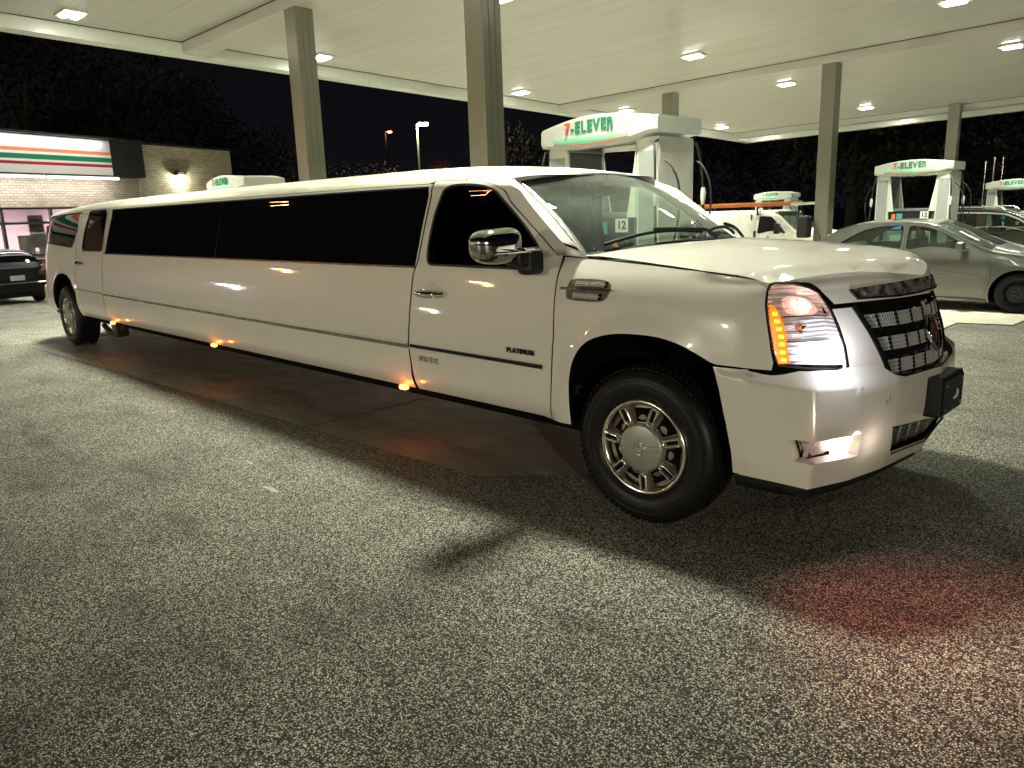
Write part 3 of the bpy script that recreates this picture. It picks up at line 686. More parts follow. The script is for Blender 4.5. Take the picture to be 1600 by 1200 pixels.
# bonnet lip between bonnet and grille: lofted from the bonnet edge down
def lipF(w_, t):
    p = nose(w_, 1.245); z0 = hoodz(p[0], p[1]); z = z0 + (1.128 - z0) * t
    k = min(1, t * 4) ; q_ = nose(w_, max(.78, min(1.25, z - .0)))
    zz = z
    return (p[0] * (1 - k) + q_[0] * k + .006 * math.sin(PI * min(1, t * 2)), p[1] * (1 - k) + q_[1] * k, zz)
for mir in (None, 1.0):
    lip = [(.64, 0), (1.75, 0), (1.75, .98), (1.0, .98), (.965, .70), (.93, .42), (.88, .20), (.80, .10), (.70, .05), (.645, .03)]
    sheet('bonnet_lip', lipF, lip, 'paint', limo, (.05, .12), mirror=mir)
    # front panel between headlight and grille
    fp = [(1.016, .858), (1.010, .95), (.995, 1.03), (.978, 1.10), (1.115, 1.10), (1.165, 1.01), (1.205, .90), (1.262, .765), (1.75, .745), (1.75, .70), (1.0, .72)]
    fp = [(1.016, .845), (1.012, .95), (.996, 1.03), (.975, 1.11), (1.112, 1.11), (1.162, 1.012), (1.202, .90), (1.262, .80), (1.35, .79), (1.33, .78), (1.0, .80)]
    sheet('front_panel', nose, fp, 'paint', limo, (.04, .05), mirror=mir)
    gs = [(.68, .80), (1.0, .79), (1.75, .76), (1.75, 1.14), (.95, 1.14), (.7, 1.0)]
    sheet('front_backing', nose, gs, 'under', limo, (.08, .08), off=-.07, mirror=mir)
    sheet('gap_filler', nose, [(.42, .83), (.66, .83), (1.0, .80), (1.0, .87), (.66, .90), (.42, .885)], 'under', limo, (.05, .05), off=-.02, mirror=mir)
    sheet('gap_filler', nose, [(.95, 1.10), (1.75, 1.10), (1.75, 1.16), (.95, 1.16)], 'under', limo, (.05, .05), off=-.03, mirror=mir)
# bumper with openings
fog = [(.711, .576), (1.104, .569), (1.087, .465), (.736, .477)]
lg = [(1.334, .562), (1.694, .53), (1.80, .52), (1.80, .405), (1.749, .405), (1.374, .428)]
bp = [(.400, .862), (.402, .827), (.425, .752), (.459, .613), (.482, .466), (.481, .366), (.66, .36), (.80, .352), (1.1, .345), (1.80, .340), (1.80, .778), (1.42, .783), (1.345, .80), (1.26, .850), (1.05, .855), (.80, .855), (.60, .862)]
for mir in (None, 1.0):
    b_ = sheet('front_bumper', bump, bp, 'paint', limo, (.05, .035), holes=[fog, lg], mirror=mir, lines=[[(.80, .37), (.80, .79)], [(.48, .8379), (.66, .812), (.80, .793), (1.05, .7835), (1.28, .7745)]])
    sheet('lower_valance', bump, [(.482, .355), (.48, .335), (1.80, .335), (1.80, .362), (1.1, .352), (.8, .36)], 'blackpl', limo, (.06, .02), off=-.006, mirror=mir)
    dam = MB(); vs = []
    for w_ in np.linspace(.48, 1.8, 24):
        p = np.array(bump(float(w_), .34)); n = surf_n(bump, float(w_), .36)
        vs += [tuple(p - n * .01), tuple(p - n * .03 + np.array((0, 0, -.05))), tuple(p - n * .16 + np.array((0, 0, -.05))), tuple(p - n * .2 + np.array((0, 0, .06)))]
    if mir is not None: vs = [(a, 2 - b2, c) for a, b2, c in vs]
    dam.add(vs, [(i * 4 + k, (i + 1) * 4 + k, (i + 1) * 4 + k + 1, i * 4 + k + 1) for i in range(23) for k in range(3)], True)
    dam.build('air_dam', 'blackpl', limo)
    # recess of the fog lamp
    T = lambda v: (v[0], 2 - v[1], v[2]) if mir is not None else v
    rc = MB(); fo = resamp(fog, (.05, .05)); vs = []
    fin = [((u - .91) * .90 + .905, (v - .52) * .84 + .522) for u, v in fo]
    for (a, b2) in zip(fo, fin):
        p = np.array(bump(*a)); n = surf_n(bump, *b2); q_ = np.array(bump(*b2)) - n * .045
        vs += [T(tuple(p)), T(tuple(q_))]
    n_ = len(fo); rc.add(vs, [(2 * i, 2 * ((i + 1) % n_), 2 * ((i + 1) % n_) + 1, 2 * i + 1) for i in range(n_)], False)
    rc.build('lamp_recess', 'paint', b_)
    fl = empty('fog_lamp'); fl.parent = limo
    sheet('lens', bump, fin, 'lens', fl, (.05, .04), off=-.035, mirror=mir)
    MT.setdefault('ribchrome', None)
    if MT['ribchrome'] is None:
        m = mat('ribbed_reflector', (.78, .78, .78), .30, .25); t = m.node_tree
        wv = t.nodes.new('ShaderNodeTexWave'); wv.bands_direction = 'Z'; wv.inputs['Scale'].default_value = 17; wv.inputs['Distortion'].default_value = .4
        tc = [n for n in t.nodes if n.type == 'TEX_COORD'][0]; t.links.new(tc.outputs['Object'], wv.inputs['Vector'])
        bb = t.nodes.new('ShaderNodeBump'); bb.inputs['Strength'].default_value = .8; bb.inputs['Distance'].default_value = .01
        t.links.new(wv.outputs['Fac'], bb.inputs['Height']); t.links.new(bb.outputs[0], t.nodes['Principled BSDF'].inputs['Normal'])
        MT['ribchrome'] = m
        MT['fogdim'] = mat('dim_fog_reflector', (.5, .42, .40), .3, .3, noise=(60, .2, (.2, .16, .15)), emis=(1, .6, .55), es=.10)
        MT['foglit'] = mat('lit_fog_bulb', (1, .9, .85), .3, emis=(1, .83, .74), es=7)
        MT['lowlit'] = mat('lit_headlamp', (1, 1, 1), .3, emis=(.86, .88, 1), es=12)
        MT['runlit'] = mat('running_lamp_reflector', (.9, .6, .55), .3, emis=(1, .50, .42), es=.55)
        MT['runlit2'] = mat('running_lamp_bulb', (1, .8, .75), .3, emis=(1, .72, .62), es=1.7)
        MT['ambstrip'] = mat('lit_amber_strip', (1, .3, .02), .3, emis=(1, .17, .008), es=1.15)
        MT['ambdot'] = mat('lit_amber_led', (1, .5, .1), .3, emis=(1, .42, .03), es=3.2)
    sheet('reflector', bump, fin, 'ribchrome', fl, (.05, .04), off=-.075, mirror=mir)
    if mir is None:
        sheet('bulb', bump, [(.94, .560), (1.068, .556), (1.058, .482), (.95, .484)], 'foglit', fl, (.05, .04), off=-.042)
        sheet('dim_reflector', bump, [(.745, .568), (.93, .562), (.94, .484), (.765, .484)], 'fogdim', fl, (.05, .04), off=-.060)
        point('fog_glow', (1.03, .38, .52), .35, (1, .82, .7), .03, limo)
    # lower grille
    gr = empty('lower_grille'); gr.parent = limo
    sheet('backing', bump, [(1.30, .59), (1.80, .56), (1.80, .38), (1.34, .40)], 'under', gr, (.1, .1), off=-.06, mirror=mir)
    B = MB()
    for zt in (.44, .463, .486, .509): ribbon('', bump, [(1.36, zt), (1.79, zt)], .004, .006, None, None, off=-.03, step=(.05, 1), mirror=mir, mb=B)
    for i in range(20): w_ = 1.375 + i * .0215; ribbon('', bump, [(w_, .425), (w_, .53)], .004 if i % 5 else .02, .008, None, None, off=-.03, step=(1, .05), mirror=mir, mb=B)
    B.build('mesh', 'satin', gr)
    ribbon('chrome_lip', bump, [(1.38, .418), (1.749, .396), (1.80, .396)], .012, .01, 'chrome', gr, off=-.004, step=(.04, .04), mirror=mir)
    # headlight
    HL = [(.628, 1.145), (.634, 1.201), (.653, 1.228), (.684, 1.238), (.78, 1.231), (.87, 1.212), (.923, 1.188), (.951, 1.141), (.969, 1.099), (.986, 1.027), (1.002, .951), (1.006, .862), (1.0, .848), (.819, .868), (.69, .89), (.668, .954), (.64, 1.073)]
    hl = empty('headlight'); hl.parent = limo
    sheet('housing', nose, HL, 'under', hl, (.05, .05), off=-.075, mirror=mir)
    ribbon('seal', nose, HL, .008, .005, 'blackpl', hl, off=-.006, step=(.03, .03), closed=True, mirror=mir)
    sheet('reflector', nose, [(u_, v_2) for u_, v_2 in HL], 'ribchrome', hl, (.05, .05), off=-.066, mirror=mir)
    hw = MB(); hv = []; hr_ = resamp(HL, (.03, .03))
    for u_, v_2 in hr_:
        p = np.array(nose(u_, v_2)); n = surf_n(nose, u_, v_2); hv += [T(tuple(p - n * .004)), T(tuple(p - n * .067))]
    nh = len(hr_); hw.add(hv, [(2 * i, 2 * ((i + 1) % nh), 2 * ((i + 1) % nh) + 1, 2 * i + 1) for i in range(nh)], True); hw.build('bowl', 'ribchrome', hl)
    for zz in (1.098, .99):
        ribbon('reflector_rib', nose, [(.72, zz), (.97, zz - .008)], .006, .045, 'satin', hl, off=-.064, step=(.04, 1), mirror=mir)
    B = MB()
    for i in range(9):
        z = .90 + i * .034
        if abs(z - .99) < .012 or abs(z - 1.098) < .012: continue
        wl = float(np.interp(z, [.89, 1.02, 1.14, 1.2], [.762, .748, .700, .68])); ribbon('', nose, [(wl, z), (wl + .062, z - .002)], .003, .020, None, None, off=-.064, step=(.03, 1), mirror=mir, mb=B)
    B.build('reflector_fin', 'chrome', hl)
    amb = [(.648, 1.150), (.668, 1.146), (.688, 1.124), (.710, 1.071), (.724, 1.014), (.738, .896), (.698, .896), (.683, .95), (.655, 1.057)]
    if mir is None:
        a_ = sheet('turn_signal', nose, amb, 'ambstrip', hl, (.03, .03), off=-.016)
        for z in (.912, .945, .98, 1.013, 1.046, 1.079, 1.112):
            wc = float(np.interp(z, [.896, 1.014, 1.07, 1.15], [.719, .704, .688, .662])); ws_ = .012
            sheet('led', nose, [(wc - ws_, z - .007), (wc + ws_, z - .009), (wc + ws_, z + .006), (wc - ws_, z + .008)], 'ambdot', a_, (.03, .03), off=-.012)
        ribbon('signal_edge', nose, amb, .004, .012, 'ambstrip', a_, off=-.024, step=(.03, .03), closed=True)
        sheet('low_beam', nose, [(.872, .985), (.972, .975), (.990, .93), (.992, .87), (.90, .878), (.874, .90), (.862, .94)], 'lowlit', hl, (.03, .03), off=-.045)
        o = sheet('running_lamp', nose, smooth_poly([(.745, 1.20), (.87, 1.19), (.925, 1.16), (.955, 1.104), (.77, 1.106), (.735, 1.15)], 1), 'runlit', hl, (.04, .04), off=-.055)
        for (cw_, cz, rr) in ((.80, 1.165, .014), (.845, 1.155, .018), (.89, 1.14, .013), (.865, 1.122, .012)):
            sheet('bulb', nose, [(cw_ + rr * math.cos(k), cz + rr * .9 * math.sin(k)) for k in np.linspace(0, 2 * PI, 9)[:-1]], 'runlit2', o, (.03, .03), off=-.045)
        bz = MB(); p = np.array(nose(.83, 1.045)); n = surf_n(nose, .83, 1.045)
        bz.lathe([(.026, 0), (.022, .02), (.010, .03), (.001, .031)], 20, basis(p - n * .060, np.cross(n, (0, 0, 1)), n, (0, 0, 1)))
        bz.build('projector', 'chrome', hl)
        point('headlamp_glow', tuple(np.array(nose(.93, .93)) + surf_n(nose, .93, .93) * .13), 2.6, (.85, .88, 1), 0, limo)
        for wq, zq, pw, cq in ((.85, 1.15, .16, (1, .66, .58)), (.80, 1.04, .07, (1, .8, .75)), (.90, .93, .22, (.9, .9, 1)), (.80, .92, .05, (1, .85, .8))):
            point('bulb_light', tuple(np.array(nose(wq, zq)) - surf_n(nose, wq, zq) * .026), pw, cq, 0, limo)
        sl = bpy.data.lights.new('signal_glow', 'SPOT'); sl.energy = 44; sl.color = (1, .20, .16); sl.spot_size = math.radians(92); sl.spot_blend = 1; sl.shadow_soft_size = .03
        so = bpy.data.objects.new('signal_glow', sl); COL.objects.link(so); so.location = (.80, -.03, 1.08); so.rotation_euler = Vector((.95, -.20, -1.08)).to_track_quat('-Z', 'Y').to_euler(); so.parent = limo
    else:
        sheet('low_beam', nose, [(.872, .985), (.972, .975), (.992, .87), (.90, .878), (.862, .94)], 'lowlit', hl, (.03, .03), off=-.030, mirror=mir)
        sheet('turn_signal', nose, amb, 'ambstrip', hl, (.03, .03), off=-.022, mirror=mir)
    sheet('lens', nose, HL, 'lens', hl, (.04, .04), off=-.002, mirror=mir)
    # main grille
    gm = empty('grille'); gm.parent = limo
    GL = [(1.112, 1.105), (1.162, 1.012), (1.202, .90), (1.255, .785), (1.75, .768), (1.75, 1.125), (1.12, 1.125)]
    sheet('backing', nose, GL, 'glossblack', gm, (.08, .08), off=-.05, mirror=mir)
    ribbon('frame', nose, [(1.118, 1.118), (1.175, 1.008), (1.217, .90), (1.268, .782), (1.75, .765)], .032, .045, 'glossblack', gm, off=-.038, step=(.05, .05), mirror=mir)
    wl = lambda z: float(np.interp(z, [.785, .90, 1.012, 1.105], [1.275, 1.222, 1.182, 1.135]))
    for zc in (1.045, .938, .83):
        B = MB(); C2 = MB(); w0, w1 = wl(zc) + .012, 1.742; nb = 4; seg = (w1 - w0) / 3.6
        if zc == .938: w1 = 1.66
        for dz in (-.030, -.012, .006, .024): ribbon('', nose, [(w0, zc + dz), (w1, zc + dz + .004)], .0042, .010, None, None, off=-.022, step=(.05, 1), mirror=mir, mb=B)
        n_ = int((w1 - w0) / .0165)
        for i in range(n_ + 1):
            w_ = w0 + i * .0165
            if i % 8 == 6: ribbon('grille_post', nose, [(w_, zc - .040), (w_, zc + .040)], .010, .020, 'glossblack', gm, off=-.030, step=(1, .04), mirror=mir)
            else: ribbon('', nose, [(w_, zc - .032), (w_, zc + .030)], .0034, .007, None, None, off=-.020, step=(1, .04), mirror=mir, mb=B)
        B.build('mesh_band', 'meshsil', gm)
        ribbon('grille_bar', nose, [(w0 - .01, zc - .047), (w1, zc - .045)], .016, .022, 'glossblack', gm, off=-.036, step=(.05, 1), mirror=mir)
    # bonnet moulding
    ml = [(1.137, 1.184), (1.170, 1.143), (1.443, 1.138), (1.64, 1.142), (1.75, 1.150), (1.75, 1.210), (1.60, 1.206), (1.4, 1.198), (1.244, 1.190)]
    sheet('bonnet_moulding', nose, ml, 'stchrome', limo, (.05, .03), off=.009, thick=.014, mirror=mir)
    ribbon('moulding_edge', nose, ml[:5], .010, .012, 'glossblack', limo, off=.001, step=(.05, .03), mirror=mir)
# emblem: wreath and shield
em = empty('emblem'); em.parent = limo
MT['red'] = mat('red_enamel', (.35, .01, .015), .25, coat=.6); MT['gold'] = mat('gold_enamel', (.45, .30, .08), .25, .7); MT['blue'] = mat('blue_enamel', (.02, .04, .22), .25, coat=.6)
EB = basis(Vector((1.0, .985, .945)), (0, 1, 0), (-.28, 0, .96), (.96, 0, .28))
B = MB(); N = 40
def wr(t):   # wreath outline, open at the top
    a = math.radians(-90 + t * 155); return Vector((.062 * math.sin(math.radians(180) - (a + PI / 2)) * 1.0, 0, 0))
for s in (-1, 1):
    pts = []
    for i in range(25):
        a = -PI / 2 + s * (i / 24) * math.radians(158); pts.append(EB @ Vector((.068 * math.cos(a), .088 * math.sin(a) - (.006 if i == 0 else 0), .012)))
    B.tube(pts, [.006 + .006 * math.sin(PI * min(1, i / 24)) + (.002 if i % 3 == 0 else 0) for i in range(25)], 8)
B.build('wreath', 'chrome', em)
shield = [(-.042, .05), (.042, .05), (.044, .0), (.030, -.038), (0, -.066), (-.030, -.038), (-.044, 0)]
def flatpoly(name, pts, z0, z1, m, par, bs):
    B = MB(); n = len(pts); B.add([bs @ Vector((x, y, z0)) for x, y in pts] + [bs @ Vector((x, y, z1)) for x, y in pts], [tuple(range(n, 2 * n)), tuple(range(n))[::-1]] + [(i, (i + 1) % n, n + (i + 1) % n, n + i) for i in range(n)])
    return B.build(name, m, par)
flatpoly('shield', shield, -.01, .014, 'chrome', em, EB)
flatpoly('field', [(-.036, .044), (-.002, .044), (-.002, .004), (-.038, .004)], .014, .017, 'gold', em, EB)
flatpoly('field', [(.002, .044), (.036, .044), (.038, .004), (.002, .004)], .014, .017, 'red', em, EB)
flatpoly('field', [(-.038, -.002), (-.002, -.002), (-.002, -.055), (-.026, -.035)], .014, .017, 'blue', em, EB)
flatpoly('field', [(.002, -.002), (.038, -.002), (.026, -.035), (.002, -.055)], .014, .017, 'gold', em, EB)
for i in range(3): flatpoly('field_bar', [(.006, .036 - i * .012), (.034, .036 - i * .012), (.034, .031 - i * .012), (.006, .031 - i * .012)], .017, .019, 'chrome', em, EB)
# plate bracket
br = MB(); nb = Vector((1, 0, 0))
BBm = basis(Vector((1.075, 1.02, .645)), (0, 1, 0), (0, 0, 1), (1, 0, 0))
br.rbox((-.165, -.095, -.05), (.165, .10, .035), .012, BBm); br.rbox((-.15, -.08, .035), (.15, .085, .041), .005, BBm)
o = br.build('plate_bracket', 'blackpl', limo)
sc_ = MB()
for x in (-.12, .12):
    for z in (-.06, .06): sc_.lathe([(.002, .006), (.008, .003), (.010, 0)], 10, BBm @ Matrix.Translation((x, z, .041)) @ Matrix.Rotation(PI / 2, 4, 'X'))
sc_.build('bracket_screw', 'dkmetal', o)
hk = MB(); hk.tube([BBm @ Vector(p) for p in ((-.01, -.02, .043), (.012, -.01, .05), (.03, .012, .048), (.03, .02, .046))], .006, 6); hk.build('bracket_clip', 'whitepl', o)
# wheels
def wheel(name, x, y, sgn, steer=0.0, parent=None):
    r = empty(name, (x, y, .4)); r.rotation_euler = (0, 0, steer)
    if sgn < 0: r.rotation_euler = (0, 0, PI)
    r.parent = parent
    # local outer face towards -y
    t = MB(); t.lathe([(.245, .03), (.255, .008), (.285, -.006), (.325, -.010), (.352, -.006), (.375, .006), (.392, .028), (.400, .055), (.402, .11), (.402, .17), (.400, .225), (.390, .255), (.36, .275), (.25, .27)], 72)
    ty = t.build('tyre', 'tyre', r)
    b = MB()
    for k in range(72):
        a = 2 * PI * k / 72
        for s in (0, 1):
            Mx = Matrix.Rotation(-a - s * .04, 4, 'Y') @ Matrix.Translation((.4, 0, 0))
            if s == 0: b.box((-.002, .026, -.011), (.0025, .075, .011), Mx)
            else: b.box((-.002, .195, -.011), (.0025, .25, .011), Mx)
        Mx = Matrix.Rotation(-a, 4, 'Y') @ Matrix.Translation((.401, 0, 0)) @ Matrix.Rotation(.4, 4, 'X')
        b.box((-.002, .085, -.010), (.005, .13, .010), Mx); b.box((-.002, .14, -.010), (.005, .185, .010), Mx)
    b.build('tread_block', 'tyre', ty)
    rw = MB(); rw.lathe([(.306, -.0105), (.309, -.0125), (.312, -.0115)], 64); rw.lathe([(.340, -.0098), (.343, -.012), (.346, -.0100)], 64); rw.build('sidewall_ring', 'tyre', ty)
    rm = MB(); rm.lathe([(.205, .24), (.212, .05), (.222, .012), (.236, .000), (.245, .004), (.250, .016), (.247, .030)], 64)
    rim = rm.build('rim', 'ring', r)
    ds = MB(); ds.lathe([(.214, .055), (.20, .058), (.150, .030), (.118, .018), (.001, .018)], 64); 
    # dish with eight openings: dark pockets
    ds.build('rim_dish', 'dkmetal', r)
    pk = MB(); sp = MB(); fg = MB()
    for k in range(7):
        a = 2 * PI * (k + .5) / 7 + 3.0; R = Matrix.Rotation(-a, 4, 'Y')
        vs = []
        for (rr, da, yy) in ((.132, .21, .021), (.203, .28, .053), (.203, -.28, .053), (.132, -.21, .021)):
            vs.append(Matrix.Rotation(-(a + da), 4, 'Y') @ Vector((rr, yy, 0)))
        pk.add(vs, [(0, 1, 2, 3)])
        a2 = 2 * PI * k / 7 + 3.0; R2 = Matrix.Rotation(-a2, 4, 'Y')
        sp = MB(); fg = MB(); sp.rbox((.112, .0, -.026), (.222, .05, .026), .008, R2)
        # bright U on every spoke
        pts = [(.218, -.004, -.017), (.15, -.004, -.017), (.136, -.004, -.010), (.132, -.004, 0), (.136, -.004, .010), (.15, -.004, .017), (.218, -.004, .017)]
        fg.tube([R2 @ Vector(p) for p in pts], .0075, 6)
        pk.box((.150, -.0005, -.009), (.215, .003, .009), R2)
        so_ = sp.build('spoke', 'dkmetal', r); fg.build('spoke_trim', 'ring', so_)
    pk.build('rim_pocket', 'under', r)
    cp = MB(); cp.lathe([(.125, .03), (.124, -.004), (.118, -.012), (.110, -.014), (.03, -.016), (.001, -.016)], 48)
    cap = cp.build('hub_cap', 'hubcap', r)
    lg_ = MB()
    lg_.lathe([(.030, -.017), (.033, -.021), (.036, -.017)], 32); lg_.lathe([(.016, -.017), (.019, -.020), (.022, -.017)], 24)
    lg_.tube([(.035, -.0175, .012), (.11, -.0155, .030)], .0018, 5); lg_.tube([(.035, -.0175, -.012), (.11, -.0155, -.004)], .0018, 5)
    lg_.box((-.010, -.021, -.012), (.010, -.016, .012))
    lg_.build('cap_crest', 'satin', cap)
    return r
MT['ring'] = mat('rim_lip_metal', (.75, .72, .62), .20, 1.0)
MT['hubcap'] = mat('dull_hub_cap', (.36, .39, .33), .38, .55, noise=(25, .3, (.27, .29, .24)))
MT['ivory'] = mat('silver', (.6, .6, .58), .3, .8)
wheel('wheel', 0, .0, 1, .05, limo); wheel('wheel', AX, .0, 1, 0, limo)
wheel('wheel', 0, 2.0, -1, 0, limo); wheel('wheel', AX, 2.0, -1, 0, limo)
# windscreen
def wsF(a, b): return wscreen(a, b)
wo_ = sheet('windscreen', wsF, [(-.985, .02), (.985, .02), (.985, .98), (-.985, .98)], 'wscreen', limo, (.08, .1), off=-.004)
ribbon('windscreen_seal', wsF, [(-.985, .02), (-.985, .98), (.985, .98), (.985, .02)], .030, .006, 'blackpl', wo_, off=-.004, step=(.08, .1), closed=True)
ribbon('windscreen_trim', wsF, [(-1.0, .03), (-1.0, 1.0)], .010, .012, 'satin', wo_, off=.0, step=(.08, .1))
# cowl and wipers
def cowl(a, b): p = np.array(wscreen(a, .03)); return tuple(p + np.array((.11 * b, 0, -.03 * b + .0)))
cB = MB(); vs = []; N = 24
for i in range(N + 1):
    a = -.97 + 1.94 * i / N; p = np.array(wscreen(a, .03)); vs += [tuple(p + np.array((-.02, 0, -.02))), tuple(p + np.array((.06, 0, -.012))), tuple(p + np.array((.10, 0, -.03)))]
cB.add(vs, [(i * 3 + k, i * 3 + k + 1, (i + 1) * 3 + k + 1, (i + 1) * 3 + k) for i in range(N) for k in range(2)], True); cB.build('cowl', 'blackpl', limo)
for a0, a1 in ((-.86, -.06), (.02, .80)):
    wi = MB(); pts = []
    for i in range(14):
        t = i / 13; a = a0 + (a1 - a0) * t; b = .055 + .05 * math.sin(PI * t) * 1.0 + .015
        p = np.array(wscreen(a, b)); n = surf_n(wscreen, a, b); pts.append(p + n * (.018))
    wi.tube([Vector(p) for p in pts], [.010] * 14, 6)
    pts = [np.array(wscreen(a1 + .04, .01)) + np.array((.05, 0, .01))]
    for i in range(8):
        t = i / 7; a = a1 + (a0 - a1) * .55 * t; p = np.array(wscreen(a, .05 + .06 * t)); n = surf_n(wscreen, a, .1); pts.append(p + n * .045)
    wi.tube([Vector(p) for p in pts], .011, 6)
    wi.build('wiper', 'blackpl', limo)
# cabin inside
MT['dash'] = mat('dark_dash', (.018, .018, .017), .6)
MB().rbox((-1.25, .22, .95), (-.42, 1.78, 1.26), .06).build('dashboard', 'dash', limo)
bk = MB(); bk.rbox((-1.9, .30, .6), (-1.86, 1.70, 1.74), .005); bk.build('partition', 'interior', limo)
MB().rbox((-1.85, .18, .55), (-.5, 1.82, .62), .01).build('cabin_floor', 'interior', limo)
MB().box((-1.85, .40, 1.75), (-1.2, 1.60, 1.76)).build('headliner', 'greyseat', limo)
for y in (.35, 1.15):
    s = MB(); s.rbox((-1.72, y, .75), (-1.25, y + .5, .92), .05, seg=3); s.rbox((-1.84, y + .02, .9), (-1.70, y + .48, 1.48), .05, seg=3); s.rbox((-1.82, y + .12, 1.5), (-1.74, y + .38, 1.66), .03, seg=3); s.build('front_seat', 'greyseat', limo)
sw = MB(); SWm = Matrix.Translation((-1.12, 1.42, 1.20)) @ Matrix.Rotation(math.radians(62), 4, 'Y')
sw.tube([SWm @ Vector((.18 * math.cos(t), .18 * math.sin(t), 0)) for t in np.linspace(0, 2 * PI, 25)], .014, 8, False); sw.tube([SWm @ Vector((-.18, 0, 0)), SWm @ Vector((.18, 0, 0))], .016, 8); sw.build('steering_wheel', 'blackpl', limo)
rv = MB(); rv.rbox((-1.02, .86, 1.66), (-.99, 1.14, 1.72), .012); rv.tube([(-1.0, 1.0, 1.72), (-.98, 1.0, 1.79)], .008, 6); rv.build('rear_view_mirror', 'blackpl', limo)
# door mirrors
def mirror_(sg):
    T = (lambda v: v) if sg > 0 else (lambda v: Vector((v[0] - .20, 2 - v[1] * .45 - .05, v[2] - .03)))
    g = empty('door_mirror'); g.parent = limo
    B = MB(); bm = bmesh.new(); bmesh.ops.create_uvsphere(bm, u_segments=32, v_segments=20, radius=1)
    for v in bm.verts:
        x, y, z = v.co; p = 2.9
        n = (abs(x) ** p + abs(y) ** p + abs(z) ** p) ** (1 / p); x, y, z = x / n, y / n, z / n
        # x: along the car, y: outwards, z up
        hz = .098 * (1 - .16 * (y * .5 + .5) * (z > 0)); 
        v.co = Vector((-.79 + x * .095, -.20 - y * .155, 1.408 + z * hz + .008 * y * y))
    top = MB(); bot = MB()
    bm.normal_update(); bm.verts.index_update()
    vs = [T(v.co) for v in bm.verts]
    up = [f for f in bm.faces if f.calc_center_median().z > 1.374]; dn = [f for f in bm.faces if f.calc_center_median().z <= 1.374]
    top.add(vs, [[v.index for v in f.verts] for f in up], True); bot.add(vs, [[v.index for v in f.verts] for f in dn], True); bm.free()
    top.build('mirror_cover', 'chrome', g); bot.build('mirror_underside', 'smoked', g)
    L = MB(); L.rbox((-.880, -.30, 1.36), (-.872, -.11, 1.455), .003) ; L.v = [tuple(T(Vector(v))) for v in L.v]; L.build('mirror_glass', 'chrome', g)
    c = MB(); c.rbox((-.705, -.30, 1.362), (-.688, -.02, 1.378), .006); c.rbox((-.72, -.09, 1.37), (-.68, .03, 1.39), .006); c.v = [tuple(T(Vector(v))) for v in c.v]; c.build('chrome_strip', 'chrome', g)
    a = MB(); a.rbox((-.83, -.12, 1.29), (-.70, .075, 1.37), .03, seg=3); a.rbox((-.80, -.05, 1.24), (-.69, .08, 1.38), .03, seg=3); a.v = [tuple(T(Vector(v))) for v in a.v]; a.build('mirror_arm', 'blackpl', g)
mirror_(1); mirror_(-1)
# fender vent
for mir in (None, 1.0):
    v_ = empty('fender_vent'); v_.parent = limo
    vo = smooth_poly([(-.508, 1.195), (-.49, 1.218), (-.33, 1.222), (-.245, 1.213), (-.228, 1.178), (-.25, 1.125), (-.30, 1.110), (-.49, 1.112), (-.510, 1.135)], 1)
    def fside(x, z): return side(x, z)
    sheet('bezel', fside, vo, 'bronze', v_, (.04, .03), off=.010, thick=.012, mirror=mir)
    for (z0, z1, x1) in ((1.180, 1.210, -.250), (1.120, 1.152, -.272)): sheet('vent_opening', fside, [(-.462, z0), (x1, z0), (x1 + .004, z1), (-.462, z1)], 'under', v_, (.05, .03), off=.0112, mirror=mir)
    B = MB()
    for (z0, z1, x1) in ((1.182, 1.208, -.255), (1.122, 1.150, -.275)):
        n_ = int((x1 + .455) / .0115)
        for i in range(n_): x = -.455 + i * .0115; ribbon('', fside, [(x, z0), (x, z1)], .0055, .004, None, None, off=.012, step=(1, .05), mirror=mir, mb=B)
        ribbon('', fside, [(-.457, (z0 + z1) / 2), (x1, (z0 + z1) / 2)], .003, .006, None, None, off=.013, mirror=mir, mb=B)
    B.build('mesh', 'meshsil', v_)
    ribbon('blade', fside, [(-.540, 1.166), (-.205, 1.168)], .013, .018, 'satin', v_, off=.012, mirror=mir)
# lettering on the door
TM = basis(Vector((-.827, -.0035, .805)), (1, 0, 0), (0, 0, 1), (0, -1, 0))
text('model_lettering', 'PLATINUM', .040, 'blackpl', limo, TM, bold=.0009, ext=.004, sx=1.02, space=1.14)
TM = basis(Vector((-1.655, -.0015, .662)), (1, 0, 0), (0, 0, 1), (0, -1, 0))
text('door_lettering', 'OPERATED BY:', .052, 'blackpl', limo, TM, bold=.0002, ext=.0006, sx=.56, space=1.08)
# scuffs on the bumper
sheet('bumper_scuff', bump, [(1.262, .70), (1.268, .70), (1.262, .675), (1.257, .672)], 'blackpl', limo, (.01, .02), off=.001)
sheet('bumper_scuff', bump, [(1.285, .72), (1.289, .72), (1.287, .685), (1.283, .69)], 'blackpl', limo, (.01, .02), off=.001)
